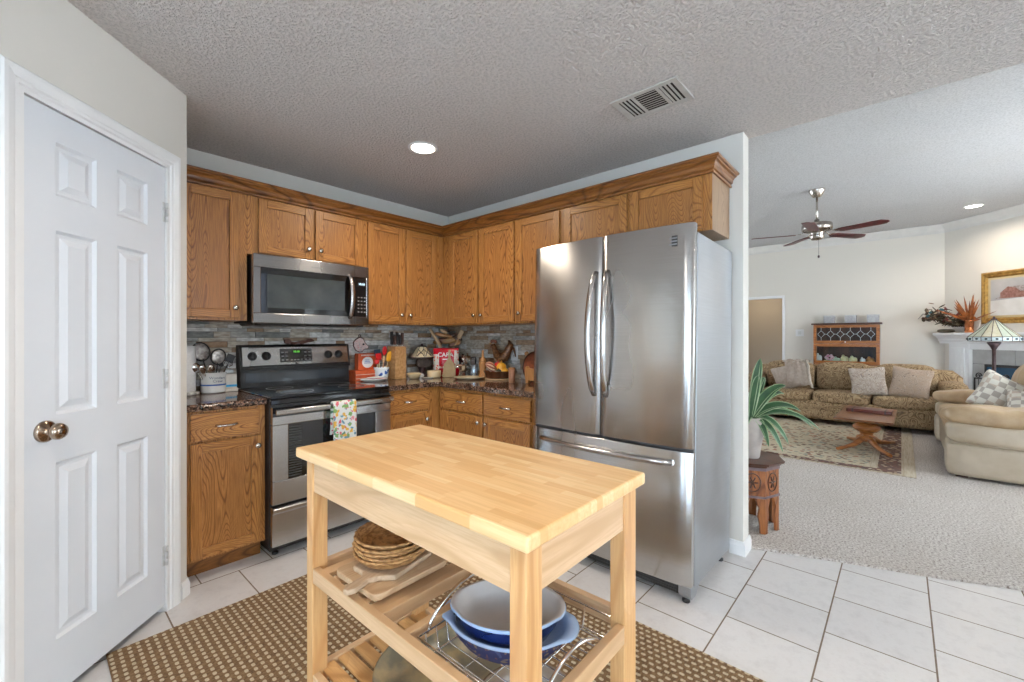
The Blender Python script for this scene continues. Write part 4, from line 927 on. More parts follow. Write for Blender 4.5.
def salt_box():
    x, y = -1.898, -0.115; e = thing('ceramic_canister', 'small white square canister with a bright blue stripe, beside the crock', 'canister', (x, y, Z0))
    MB().box(x-0.043, x+0.043, y-0.04, y+0.04, Z0, Z0+0.022).build('foot', cream2, e, 0.003)
    b = MB().box(x-0.037, x+0.037, y-0.034, y+0.034, Z0+0.0225, Z0+0.112).build('body', cream2, e, 0.003)
    MB().box(x-0.0378, x+0.0378, y-0.0348, y+0.0348, Z0+0.030, Z0+0.044).build('blue_stripe', pm('bright_blue', (0.02, 0.22, 0.62), (0.05, 0.42, 0.70), 30, rough=0.3), b)
    mb = MB(); mb.rbox((x, y, Z0+0.124), (0.055, 0.05, 0.03), 3, 5, wob=0.006); mb.build('lid', pm('crumpled_wrap', (0.66, 0.70, 0.72), (0.40, 0.45, 0.42), 40, rough=0.2), e)
cream2 = pm('cream_white', (0.70, 0.67, 0.60), (0.62, 0.59, 0.52), 25, rough=0.4)
salt_box()
def fox():
    mb = MB(WA); P = [(-1.540, 1.2230), (-1.535, 1.2400), (-1.515, 1.2500), (-1.500, 1.2430), (-1.493, 1.2280), (-1.470, 1.2240), (-1.440, 1.2300), (-1.415, 1.2360), (-1.395, 1.2340), (-1.375, 1.2460), (-1.350, 1.2480), (-1.332, 1.2380), (-1.328, 1.2280), (-1.350, 1.2240), (-1.372, 1.2220), (-1.395, 1.2140), (-1.410, 1.2065), (-1.425, 1.2065), (-1.430, 1.2140), (-1.460, 1.2100), (-1.475, 1.2065), (-1.492, 1.2065), (-1.498, 1.2160), (-1.515, 1.2100), (-1.530, 1.2120)]
    mb.prism(P, 1, 0.040, 0.058); o = mb.build('running_animal_figure', foxM, None, 0.003, org=(-1.43, -0.05, 1.2065)); tag(o, 'dark brown wooden running animal silhouette standing on top of the range backguard', 'figurine')
fox()
# ================================================================== COUNTER THINGS, RIGHT OF THE RANGE
def box_thing(name, label, x, y, w_, d_, h, mat_, z=Z0, rot=0, cat='box', bev=0.003):
    o = MB().box(-w_/2, w_/2, -d_/2, d_/2, 0, h).build(name, mat_, None, bev); o.location = (x, y, z); o.rotation_euler = (0, 0, rot); tag(o, label, cat); return o
b1 = box_thing('food_box', 'orange-red box lying low behind the spoon rest, under the upright box', -0.972, -0.105, 0.172, 0.115, 0.082, orange)
for i in range(2):
    q = MB(); q.box(-0.083, 0.083, -0.0584, -0.0576, 0.018+i*0.03, 0.022+i*0.03); q.build('pale_stripe', cream2, b1)
b2 = box_thing('food_tin', 'upright orange-red tin with a white oval label, on top of the low box', -0.930, -0.085, 0.158, 0.06, 0.132, orange, Z0+0.0825)
mb = MB(); mb.prism([(0.048*math.cos(t*PI/16), 0.060+0.044*math.sin(t*PI/16)) for t in range(32)], 1, -0.0312, -0.0303); lb = mb.build('oval_label', ceram, b2)
q = MB(); [q.box(-0.030+0.004*i, 0.026-0.005*i, -0.0318, -0.0313, 0.052+i*0.012, 0.057+i*0.012) for i in range(3)]; q.build('label_lines', blueB, lb)
q = MB(); [q.box(-0.055+i*0.012, -0.047+i*0.012, -0.0312, -0.0302, 0.112, 0.122) for i in range(10)]; q.build('title_lettering', cream2, b2)
def pigsign():
    x, z = -0.935, 1.20; e = thing('trivet', 'pink floral pig-shaped trivet hanging on the stone backsplash', 'trivet', (x, -0.02, z))
    P = [(-0.040, 0.040), (-0.010, 0.055), (0.018, 0.045), (0.028, 0.020), (0.048, -0.004), (0.066, -0.018), (0.060, -0.034), (0.040, -0.036), (0.022, -0.040), (0.010, -0.058), (-0.014, -0.060), (-0.044, -0.045), (-0.062, -0.010), (-0.062, 0.018)]
    mb = MB(WA); mb.prism([(x+a, z+b) for a, b in P], 1, 0.014, 0.024); b_ = mb.build('plate', pinkW, e, 0.002)
    MB(WA).tube([(x+a*1.04, 0.019, z+b*1.04) for a, b in P], 0.0045, 6, closed=True).build('dark_rim', foxM, e)
    MB(WA).tube([(x-0.01+0.010*math.cos(k*PI/6), 0.018, z+0.070+0.010*math.sin(k*PI/6)) for k in range(12)], 0.0025, 6, closed=True).build('hanging_ring', bronze, e)
    MB(WA).ball((x+0.02, 0.025, z+0.0), 0.008, 8).build('eye', blackM, b_)
pigsign()
def pot_of_tools():
    x, y = -0.835, -0.165; e = thing('utensil_pot', 'small white and blue floral pot holding red and wooden tools beside the knife block', 'utensil pot', (x, y, Z0))
    mb = MB(); mb.lathe((x, y, Z0), [(0.001, 0.003), (0.042, 0.003), (0.046, 0), (0.054, 0.03), (0.060, 0.085), (0.062, 0.100), (0.058, 0.101), (0.054, 0.09), (0.045, 0.02), (0.001, 0.012)], 32, cap=False); mb.build('body', blueFl, e)
    R_ = [('red_spatula', 'red spatula with broad red head standing in the floral pot', (-0.030, -0.01), 1.075, 'turner', cream, red, 0.026),
          ('red_scraper', 'tall narrow red scraper, highest in the floral pot', (0.026, 0.0), 1.12, 'spoon', red, red, 0.030),
          ('wooden_spoon', 'orange-brown wooden spoon at the right of the floral pot', (0.055, -0.01), 1.065, 'spoon', cream, yellow, 0.036),
          ('tomato_brush', 'round red-headed tool with yellow patch at the left of the floral pot', (-0.048, -0.02), 1.04, 'ladle', cream, red, 0.022),
          ('wooden_stirrer', 'pale wooden stirrer in the middle of the floral pot', (0.006, -0.02), 1.06, 'spoon', paleW, paleW, 0.022),
          ('dark_turner', 'dark blue-grey turner at the back of the floral pot', (-0.012, 0.035), 1.10, 'turner', blackM, tealM, 0.028)]
    for nm, lb_, (dx, dy), zt, kd, m1, m2, sz in R_: utensil(nm, lb_, (x+dx*0.3, y+dy*0.3, Z0+0.014), (x+dx, y+dy, zt), kd, m1, m2, sz)
pot_of_tools()
def spoonrest():
    x, y = -0.955, -0.262; e = thing('spoon_rest', 'long white spoon rest with red and blue stripes on the counter edge by the range', 'spoon rest', (x, y, Z0))
    o_ = MB(); o_.lathe((x, y, Z0), [(0.001, 0), (0.09, 0.002), (0.118, 0.018), (0.122, 0.020), (0.118, 0.024), (0.085, 0.009), (0.001, 0.006)], 36, ex=1.0, ey=0.50, rot=0.1, cap=False); b = o_.build('body', ceram, e)
    for r, m_ in ((0.104, red), (0.092, blueB)): MB().tube([(x+r*math.cos(t*PI/18), y+r*0.5*math.sin(t*PI/18), Z0+0.0165-(0.104-r)*0.4) for t in range(36)], 0.0028, 5, closed=True).build('stripe', m_, b)
    MB().rbox((x+0.01, y+0.005, Z0+0.030), (0.150, 0.030, 0.014), 3, 5, f=None).build('raised_spoon_shape', ceram, e)
spoonrest()
def knifeblock():
    x, y = -0.703, -0.190; e = thing('knife_block', 'tall speckled wooden knife block filled with dark-handled knives', 'knife block', (x, y, Z0))
    MB().hexa([(x-0.052, y-0.055, Z0), (x+0.052, y-0.055, Z0), (x+0.052, y+0.055, Z0), (x-0.052, y+0.055, Z0)], [(x-0.052, y-0.050, Z0+0.265), (x+0.052, y-0.050, Z0+0.265), (x+0.052, y+0.070, Z0+0.270), (x-0.052, y+0.070, Z0+0.270)]).build('block', burlW, e, 0.003)
    kk = 0
    for i in range(4):
        for j in range(2):
            a = x-0.036+i*0.024; b = y-0.02+j*0.045; t = thing('kitchen_knife', 'dark-handled kitchen knife standing in the speckled knife block', 'knife', (a, b, Z0+0.2705), 'knives in the wooden block')
            zz = Z0+0.2705; h = 0.085+0.012*((i*2+j*3) % 4)
            MB().box(a-0.006, a+0.006, b-0.010, b+0.010, zz, zz+0.012).build('bolster', nickel, t, 0.001)
            MB().box(a-0.0075, a+0.0075, b-0.013, b+0.013, zz+0.0125, zz+h).build('handle', [mahogD, blackM, blackM][(i+j) % 3], t, 0.003)
knifeblock()
def tablelamp():
    x, y = -0.412, -0.135; e = thing('small_lamp', 'small lamp with cream panelled shade and dark animal motif, under the corner cabinets', 'lamp', (x, y, Z0))
    MB().lathe((x, y, Z0), [(0.062, 0), (0.064, 0.008), (0.040, 0.016), (0.020, 0.03), (0.030, 0.06), (0.034, 0.08), (0.016, 0.10), (0.011, 0.16), (0.009, 0.20)], 20).build('base', bronze, e)
    mb = MB(); n = 8; m = 0
    lo = [(x+0.108*math.cos(2*PI*(k+.5)/n), y+0.108*math.sin(2*PI*(k+.5)/n), Z0+0.165) for k in range(n)]; hi = [(x+0.038*math.cos(2*PI*(k+.5)/n), y+0.038*math.sin(2*PI*(k+.5)/n), Z0+0.262) for k in range(n)]
    L = [mb.V(p) for p in lo]; T = [mb.V(p) for p in hi]
    for k in range(n): mb.F([L[k], L[(k+1) % n], T[(k+1) % n], T[k]])
    sh = mb.build('lamp_shade', lampglassM, e); s_ = sh.modifiers.new('solid', 'SOLIDIFY'); s_.thickness = 0.002
    mb = MB(); mb.tube(lo, 0.006, 6, closed=True); mb.tube(hi, 0.004, 6, closed=True)
    for k in range(n): mb.tube([lo[k], hi[k]], 0.0025, 5)
    mb.build('shade_frame', bronze, sh)
    # branching dark motif on the panel that faces the room
    mid = (Vector(lo[5])+Vector(lo[4]))/2; d = Vector((-0.6, -0.8, 0)); 
    for k in (4, 5):
        A = (Vector(lo[k])+Vector(lo[(k+1) % n]))/2; B = (Vector(hi[k])+Vector(hi[(k+1) % n]))/2; T_ = (Vector(lo[(k+1) % n])-Vector(lo[k])).normalized(); Nn = T_.cross(B-A).normalized()
        if Nn.dot(Vector((x, y, 0))-Vector((A.x, A.y, 0))) > 0: Nn = -Nn
        P_ = lambda a, b: A+(B-A)*b+T_*a+Nn*0.003
        mb = MB(); mb.tube([P_(-0.028, 0.12), P_(-0.012, 0.35), P_(0.0, 0.42), P_(0.016, 0.36), P_(0.030, 0.15)], 0.004, 6); mb.tube([P_(0, 0.42), P_(-0.012, 0.62), P_(-0.022, 0.72)], 0.0035, 6); mb.tube([P_(0.0, 0.42), P_(0.014, 0.60), P_(0.022, 0.75)], 0.0035, 6); mb.build('dark_motif', bronze, sh)
    MB().lathe((x, y, Z0+0.262), [(0.038, 0), (0.036, 0.006), (0.008, 0.010), (0.010, 0.018), (0.005, 0.025), (0.001, 0.026)], 14).build('finial', bronze, e)
    MB().rbox((x+0.005, y-0.02, Z0+0.118), (0.150, 0.05, 0.085), 4, 6).build('dark_body', pm('dark_wicker', (0.07, 0.05, 0.04), (0.13, 0.09, 0.07), 60, rough=0.8, bmp=0.5), e)
tablelamp()
bp1 = [(0.001, 0.002), (0.030, 0.002), (0.033, 0), (0.042, 0.010), (0.058, 0.034), (0.060, 0.045), (0.056, 0.046), (0.050, 0.034), (0.030, 0.012), (0.001, 0.010)]
bowl('cream_bowl', 'small round cream bowl standing right of the knife block', (-0.614, -0.300, Z0), bp1, cream)
bowl('garlic_keeper', 'tan cylindrical ceramic bowl in front of the red snack bag', (-0.430, -0.330, Z0), [(0.001, 0.002), (0.052, 0.0), (0.058, 0.01), (0.060, 0.05), (0.056, 0.058), (0.052, 0.055), (0.050, 0.01), (0.001, 0.008)], cream)
o = MB().rbox((0, 0, 0), (0.05, 0.04, 0.035), 2.5, 6, wob=0.004).build('garlic_bulb', ceram); o.location = (-0.520, -0.270, Z0+0.018); tag(o, 'white garlic-like ceramic piece between the two cream bowls', 'figurine')
o = MB().lathe((0, 0, 0), [(0.001, 0.001), (0.035, 0), (0.045, 0.006), (0.046, 0.008), (0.034, 0.006), (0.001, 0.005)], 24, cap=False).build('small_saucer', ceram); o.location = (-0.520, -0.365, Z0); tag(o, 'tiny white saucer in front of the garlic-like piece', 'saucer')
def cornerbasket():
    x, y = -0.125, -0.145; e = thing('tool_basket', 'dark wicker basket in the corner heaped with old wooden kitchen tools', 'basket', (x, y, Z0))
    mb = MB(); mb.lathe((x, y, Z0), [(0.001, 0.003), (0.078, 0), (0.084, 0.01), (0.094, 0.15), (0.100, 0.238), (0.095, 0.240), (0.088, 0.22), (0.078, 0.02), (0.001, 0.012)], 28, cap=False); b = mb.build('body', pm('dark_wicker', (0.07, 0.05, 0.04), (0.13, 0.09, 0.07)), e)
    for k in range(6):
        MB().tube([(x+(0.086+k*0.0025)*math.cos(t*PI/14), y+(0.086+k*0.0025)*math.sin(t*PI/14), Z0+0.02+k*0.04) for t in range(28)], 0.004, 5, closed=True).build('weave_band', pm('dark_wicker', (0.07, 0.05, 0.04)), b)
    G_ = 'old wooden tools heaped in the corner basket'
    d = Vector((0.7436, 0.6686, 0)); s = Vector((0.6686, -0.7436, 0)); c = Vector((x, y, 0))
    def P(a, dd, z): return tuple(c+s*a+d*dd+Vector((0, 0, z)))
    o = MB().tube([P(-0.145, -0.115, 1.335), P(-0.05, -0.085, 1.165)], 0.014, 12, rs=[0.013, 0.016]).build('rolling_pin', paleW, org=P(-0.1, -0.1, 1.24)); tag(o, 'pale wooden rod leaning left out of the corner basket', 'rolling pin', G_)
    spec = [((-0.06, -0.03, 1.28), (0.12, 0.03, 0.035), 0.3, tanW, 'curved brown scoop low at the left of the heap'), ((-0.035, -0.03, 1.315), (0.075, 0.04, 0.032), 0.5, paleW, 'pale ladle bowl, highest in the heap'),
            ((0.015, -0.05, 1.225), (0.125, 0.04, 0.050), -0.15, pm('honey_wood', (0.46, 0.26, 0.10), (0.36, 0.19, 0.07), 20, rough=0.5), 'wide oval wooden bowl in the middle of the heap'), ((-0.045, -0.01, 1.225), (0.10, 0.04, 0.045), 0.25, pm('reddish_wood', (0.30, 0.13, 0.08), (0.22, 0.09, 0.05), 20, rough=0.5), 'reddish wooden paddle at the left of the heap'),
            ((0.085, -0.03, 1.21), (0.07, 0.035, 0.050), 0.1, tanW, 'brown block-like tool at the right of the heap'), ((0.045, 0.02, 1.275), (0.08, 0.04, 0.035), -0.35, mahogD, 'dark brown wooden tool behind the oval bowl'), ((-0.095, 0.0, 1.205), (0.09, 0.04, 0.035), 0.2, tanW, 'brown tool end poking out left of the heap'),
            ((0.005, -0.02, 1.270), (0.085, 0.04, 0.030), 0.35, tanW, 'short brown spoon bowl above the oval bowl of the heap'), ((0.050, -0.03, 1.190), (0.075, 0.04, 0.040), -0.3, pm('reddish_wood', (0.30, 0.13, 0.08)), 'reddish scoop low beside the brown block-like tool'), ((0.105, 0.01, 1.245), (0.060, 0.03, 0.034), 0.6, mahogD, 'dark tool end behind the butter paddle'), ((-0.015, 0.02, 1.300), (0.07, 0.03, 0.028), -0.5, mahogD, 'dark spoon behind the pale ladle bowl')]
    for (a, dd, z), sz, rot, m_, lb_ in spec:
        R = Matrix((s, d, Vector((0, 0, 1)))).transposed() @ Matrix.Rotation(rot, 3, 'Y')
        o = MB().rbox((0, 0, 0), sz, 2.6, 6, R=R, wob=0.003).build('wooden_tool', m_); o.location = P(a, dd, z); tag(o, lb_, 'kitchen tool', G_)
    # meat mallet / masher with rectangular head
    R = Matrix((s, d, Vector((0, 0, 1)))).transposed() @ Matrix.Rotation(-0.0+0.45, 3, 'Y')
    q = MB(); 
    e2 = thing('butter_paddle', 'pale rectangular butter paddle leaning right out of the corner basket', 'kitchen tool', P(0.12, -0.05, 1.27), G_)
    MB().rbox(P(0.125, -0.05, 1.285), (0.040, 0.016, 0.085), 6, 5, R=R).build('blade', paleW, e2, 0)
    MB().tube([P(0.105, -0.05, 1.245), P(0.06, -0.04, 1.165)], 0.007, 8).build('handle', paleW, e2)
cornerbasket()
def chips():
    x, y = -0.262, -0.285; e = thing('snack_bag', 'red foil snack bag with white lettering standing before the corner basket', 'snack bag', (x, y, Z0), rotz=0)
    s = Vector((0.6686, -0.7436, 0)); d = Vector((0.7436, 0.6686, 0)); c = Vector((x, y, Z0)); W, Hh = 0.114, 0.245
    mb = MB(); nx, nz = 12, 14; fr = []; bk = []
    for j in range(nz+1):
        z = j/nz; th = 0.038*max(0, math.sin(PI*min(1, (z*0.96+0.02))))**0.6; a = []; b = []
        for i in range(nx+1):
            u = i/nx*2-1; t = th*(1-u*u)**0.5*(1+0.12*math.sin(u*9+z*7)); off = 0.004*math.sin(z*11+u*3)
            a.append(mb.V(tuple(c+s*(u*W)-d*(t+0.001)+Vector((0, 0, z*Hh))+d*off*0.3))); b.append(mb.V(tuple(c+s*(u*W)+d*(t+0.001)+Vector((0, 0, z*Hh)))))
        fr.append(a); bk.append(b)
    for j in range(nz):
        for i in range(nx):
            m_ = 0
            if 0.0 <= i < 3 and 2 <= j < 11: m_ = 1
            if i >= 10 and 5 <= j < 13: m_ = 1
            if j in (4, ) and i > 2: m_ = 1
            mb.F([fr[j][i], fr[j][i+1], fr[j+1][i+1], fr[j+1][i]], m_, True); mb.F([bk[j][i], bk[j+1][i], bk[j+1][i+1], bk[j][i+1]], 0, True)
        mb.F([fr[j][0], fr[j+1][0], bk[j+1][0], bk[j][0]]); mb.F([fr[j][nx], bk[j][nx], bk[j+1][nx], fr[j+1][nx]])
    mb.F(fr[0]+bk[0][::-1]); mb.F(fr[nz][::-1]+bk[nz])
    b = mb.build('bag', [pm('red_foil', (0.55, 0.01, 0.025), (0.42, 0.008, 0.02), 14, rough=0.25), flowers('bag_picture', (0.62, 0.56, 0.50), [(0, (0.65, 0.12, 0.05)), (0.4, (0.70, 0.66, 0.60)), (0.7, (0.5, 0.08, 0.04))], 40)], e)
    txt('CARA', 0.052, 'lettering', b, ceram, c+s*0.002-d*0.036+Vector((0, 0, 0.188)), s, (0, 0, 1), 0.004)
    for k, ww in enumerate((0.05, 0.065, 0.04)):
        q = MB(); c2 = c-d*0.0395+Vector((0, 0, 0.145-k*0.035)); q.hexa([c2-s*ww*.5, c2+s*ww*.5, c2+s*ww*.5+d*0.004, c2-s*ww*.5+d*0.004], [c2-s*ww*.5+Vector((0, 0, .008)), c2+s*ww*.5+Vector((0, 0, .008)), c2+s*ww*.5+d*0.004+Vector((0, 0, .008)), c2-s*ww*.5+d*0.004+Vector((0, 0, .008))]); q.build('small_print', ceram, b)
chips()
def paddle():
    x, y = -0.345, -0.420; s = Vector((0.6686, -0.7436, 0)); d = Vector((0.7436, 0.6686, 0)); c = Vector((x, y, Z0))
    P = [(-0.052, 0.030), (-0.058, 0.010), (-0.045, 0.0), (0.045, 0.0), (0.060, 0.012), (0.058, 0.070), (0.045, 0.115), (0.018, 0.145), (0.010, 0.165), (0.009, 0.235), (-0.009, 0.235), (-0.010, 0.165), (-0.020, 0.145), (-0.045, 0.110)]
    mb = MB(lambda a, b, z: tuple(c+s*a+d*(b+z*0.25)+Vector((0, 0, z)))); mb.prism(P, 1, 0, 0.010); o = mb.build('wooden_paddle', khaki, None, 0.003, org=tuple(c)); tag(o, 'khaki wooden paddle with a long handle leaning against the red snack bag', 'paddle')
paddle()
# oval plate with moka pots, glass and mill
bowl('oval_plate', 'cream oval plate in front of the coffee pots', (-0.330, -0.663, Z0), [(0.001, 0.002), (0.085, 0), (0.118, 0.014), (0.122, 0.018), (0.116, 0.021), (0.085, 0.009), (0.001, 0.007)], pm('ivory_ceramic', (0.62, 0.52, 0.36), (0.56, 0.45, 0.30), 10, rough=0.25), 'plate', 36, 1.05, 0.75, 2.3)
def moka(x, y, h, label, body):
    e = thing('coffee_pot', label, 'coffee pot', (x, y, Z0), 'stovetop coffee pots near the corner'); n = 8
    MB().lathe((x, y, Z0), [(0.040, 0), (0.042, 0.004), (0.031, h*0.40), (0.033, h*0.44), (0.030, h*0.46), (0.040, h*0.80), (0.041, h*0.82)], n, sm=False).build('body', body, e, 0.001)
    MB().lathe((x, y, Z0), [(0.042, h*0.82), (0.036, h*0.88), (0.010, h*0.92), (0.007, h*0.94), (0.010, h*0.97), (0.007, h), (0.001, h)], n, sm=False).build('lid', body, e)
    s = Vector((0.6686, -0.7436, 0))
    MB().tube([tuple(Vector((x, y, Z0))+s*a+Vector((0, 0, z))) for a, z in ((0.036, h*0.8), (0.068, h*0.82), (0.074, h*0.72), (0.066, h*0.45))], 0.007, 8, flat=0.6).build('handle', blackM, e)
    MB().tube([tuple(Vector((x, y, Z0))-s*a+Vector((0, 0, z))) for a, z in ((0.034, h*0.66), (0.050, h*0.80))], 0.008, 8).build('spout', body, e)
moka(-0.172, -0.470, 0.205, 'taller octagonal stovetop coffee pot with black lid knob', nickel)
moka(-0.100, -0.330, 0.190, 'dark octagonal stovetop coffee pot, behind the taller one and beside the snack bag', pm('dark_steel', (0.16, 0.16, 0.17), (0.24, 0.24, 0.25), 20, rough=0.25, metal=1))
moka(-0.262, -0.500, 0.125, 'short shiny stovetop coffee pot in front of the taller ones', chrome)
o = MB().lathe((0, 0, 0), [(0.001, 0.004), (0.026, 0.004), (0.028, 0), (0.030, 0.004), (0.033, 0.11), (0.031, 0.112), (0.028, 0.012), (0.001, 0.010)], 24, cap=False).build('steel_cup', pm('blue_steel', (0.42, 0.50, 0.58), (0.30, 0.36, 0.44), 20, rough=0.2, metal=0.8)); o.location = (-0.205, -0.590, Z0); tag(o, 'blue-grey steel cup right of the short coffee pot', 'cup')
def mill():
    x, y = -0.222, -0.715; e = thing('pepper_mill', 'turned wooden pepper mill standing left of the dark bowl of gourds', 'pepper mill', (x, y, Z0))
    MB().lathe((x, y, Z0), [(0.032, 0), (0.034, 0.006), (0.033, 0.03), (0.024, 0.05), (0.026, 0.075), (0.032, 0.10), (0.033, 0.13), (0.026, 0.142)], 24).build('body', tanW, e)
    MB().lathe((x, y, Z0+0.1425), [(0.026, 0), (0.028, 0.012), (0.018, 0.024), (0.010, 0.040), (0.010, 0.075), (0.012, 0.085), (0.006, 0.096), (0.001, 0.097)], 24).build('top', tanW, e)
mill()
def gourds():
    x, y = -0.215, -0.885; e_ = bowl('dark_oval_bowl', 'dark brown oval dish on a pale board, filled with gourds', (x, y, Z0+0.0125), [(0.001, 0.004), (0.075, 0.0), (0.090, 0.008), (0.105, 0.055), (0.108, 0.060), (0.100, 0.060), (0.085, 0.014), (0.001, 0.010)], brownG, 'bowl', 36, 1.12, 0.70, -0.9)
    o = MB().lathe((0, 0, 0), [(0.105, 0), (0.108, 0.003), (0.108, 0.009), (0.105, 0.012)], 36, ex=1.0, ey=0.72).build('pale_board', boardW); o.location = (x, y, Z0); o.rotation_euler = (0, 0, -0.9); tag(o, 'thin pale oval board under the dark brown dish', 'board')
    s = Vector((0.6686, -0.7436, 0)); d = Vector((0.7436, 0.6686, 0)); c = Vector((x, y, 0))
    def P(a, dd, z): return tuple(c+s*a+d*dd+Vector((0, 0, z)))
    # ribbed striped gourd
    mb = MB(); n = 20
    for k in range(9):
        a = (k/8-0.5)*PI; pts = [P(-0.055+0.052*math.cos(a*0+t*PI/10-PI/2)*0+(-0.045+0.09*t/10)*0.9, -0.02-0.030*math.cos(a)*math.sin(PI*t/10)**0.6, Z0+0.105+0.035*math.sin(a)*math.sin(PI*t/10)**0.6-(t-5)*0.004) for t in range(11)]
        mb.tube(pts, 0.007, 6, m=k % 2)
    mb.rbox(P(-0.055, -0.016, Z0+0.105), (0.05, 0.05, 0.05), 2.2, 5, 0)
    o = mb.build('striped_gourd', [pm('gourd_brown_red', (0.34, 0.06, 0.035), (0.24, 0.05, 0.03), 20, rough=0.3), pm('gourd_cream', (0.72, 0.48, 0.30), None, 20, rough=0.3)], None, org=P(-0.055, -0.015, Z0+0.10)); tag(o, 'ribbed red and cream striped gourd at the left of the dark dish', 'gourd', 'gourds in the dark dish')
    for (a, dd, z, r, m_, lb_) in ((0.025, 0.0, 0.125, (0.045, 0.035, 0.045), yellow, 'orange-yellow gourd, highest in the dark dish'), (-0.004, 0.012, 0.140, (0.032, 0.028, 0.032), red, 'bright red gourd behind the yellow one'), (0.052, -0.022, 0.098, (0.034, 0.026, 0.030), yellow, 'yellow gourd at the right front of the dark dish'), (0.005, -0.030, 0.092, (0.028, 0.022, 0.026), pm('gourd_dark', (0.03, 0.04, 0.03), (0.06, 0.05, 0.03), 20, rough=0.4), 'dark green gourd in the middle of the dark dish'), (0.070, 0.01, 0.125, (0.030, 0.022, 0.024), pm('gourd_dark', (0.03, 0.04, 0.03)), 'dark gourd at the right rear of the dark dish')):
        R = Matrix((s, d, Vector((0, 0, 1)))).transposed(); q = MB(); q.ball((0, 0, 0), r, 16, 0, R); q.tube([(0, 0, r[2]*0.9), (0.004, 0, r[2]+0.016)], 0.004, 6, rs=[0.005, 0.003]); o = q.build('gourd', m_); o.location = P(a, dd, Z0+z-0.030); tag(o, lb_, 'gourd', 'gourds in the dark dish')
gourds()
def rooster():
    # carved rooster standing behind the gourds: silhouette with rounded body
    x, y = -0.085, -0.790; e = thing('rooster_figure', 'dark bronze rooster figure standing behind the bowl of gourds', 'figurine', (x, y, Z0))
    F_ = lambda a, b, z: (x-b*0.5+a*0.30, y-a*0.95, Z0+z)
    mb = MB(F_)
    pts = [(-0.075, 0, 0.285), (-0.068, 0, 0.262), (-0.052, 0, 0.225), (-0.035, 0, 0.19), (0.0, 0, 0.165), (0.035, 0, 0.175), (0.060, 0, 0.215), (0.085, 0, 0.262), (0.105, 0, 0.290)]
    mb.tube(pts, 0.03, 12, rs=[0.022, 0.026, 0.030, 0.040, 0.050, 0.044, 0.034, 0.032, 0.016], flat=0.8)
    for k in range(5): mb.tube([(0.03, 0, 0.19), (0.07+k*0.008, 0, 0.235+0.006*k), (0.092+k*0.010-0.012, 0, 0.318-0.016*k), (0.100+k*0.010, 0, 0.300-0.030*k)], 0.010, 6, rs=[0.012, 0.012, 0.009, 0.004])
    mb.build('body', pm('bronze_brown', (0.34, 0.16, 0.065), (0.09, 0.035, 0.016), 55, rough=0.28, metal=0.35), e)
    cb_ = MB(F_)
    for k in range(4): cb_.ball((-0.088+k*0.014, 0, 0.312-abs(k-1.2)*0.004), (0.010, 0.008, 0.015), 8)
    cb_.ball((-0.096, 0, 0.262), (0.008, 0.007, 0.014), 8); cb_.build('comb', pm('bronze_red', (0.20, 0.06, 0.03), None, 20, rough=0.3), e)
    b_ = MB(F_); b_.tube([(-0.092, 0, 0.292), (-0.116, 0, 0.284)], 0.008, 8, rs=[0.009, 0.001]); b_.build('beak', pm('bronze_gold', (0.45, 0.25, 0.09), None, 20, rough=0.3, metal=0.4), e)
    w_ = MB(F_)
    for k in range(5): w_.tube([(-0.03, 0.045, 0.19-k*0.010), (0.02, 0.052, 0.178-k*0.012), (0.05-k*0.006, 0.045, 0.185-k*0.016)], 0.006, 6)
    w_.build('wing', pm('bronze_gold', (0.45, 0.25, 0.09)), e)
    l_ = MB(F_)
    for a in (-0.012, 0.018):
        l_.tube([(a, 0, 0.13), (a, 0, 0.02)], 0.007, 8)
    l_.lathe((0.003, 0, 0), [(0.045, 0), (0.045, 0.010), (0.036, 0.020), (0.001, 0.022)], 20); l_.build('legs_and_base', pm('bronze_brown', (0.16, 0.075, 0.035)), e)
rooster()
def tin():
    x, y = -0.305, -1.115; e = thing('wooden_canister', 'slim pinkish-brown wooden canister standing in front of the round tray', 'canister', (x, y, Z0))
    MB().lathe((x, y, Z0), [(0.023, 0), (0.0245, 0.003), (0.0245, 0.098), (0.023, 0.100)], 20).build('body', pm('pinkish_wood', (0.50, 0.26, 0.16), (0.34, 0.16, 0.09), 20, rough=0.35, stretch=(4, 4, 0.5)), e)
    MB().lathe((x, y, Z0+0.1003), [(0.0255, 0), (0.0255, 0.010), (0.022, 0.013), (0.001, 0.013)], 20).build('lid', tanW, e)
tin()
def tray():
    x, y = -0.060, -1.180; r = 0.112; e = thing('round_tray', 'round reddish-brown carved tray leaning on the backsplash beside the fridge', 'tray', (x, y, Z0))
    F_ = lambda a, b, z: (x-b+z*0.12-0.060, y-a, Z0+0.002+z)
    mb = MB(F_); mb.prism([(r*math.cos(t*PI/24), r+r*math.sin(t*PI/24)) for t in range(48)], 1, 0, 0.012); b = mb.build('disc', pm('red_carved_wood', (0.27, 0.075, 0.03), (0.15, 0.035, 0.018), 45, rough=0.3, bmp=0.4), e, 0.003)
    MB(F_).tube([(r*math.cos(t*PI/24), 0.008, r+r*math.sin(t*PI/24)) for t in range(48)], 0.008, 8, closed=True).build('raised_rim', mahogD, b)
    MB(F_).ball((-0.088, 0.008, 2*r-0.012), 0.018, 10).build('ear_handle', tanW, e)
tray()
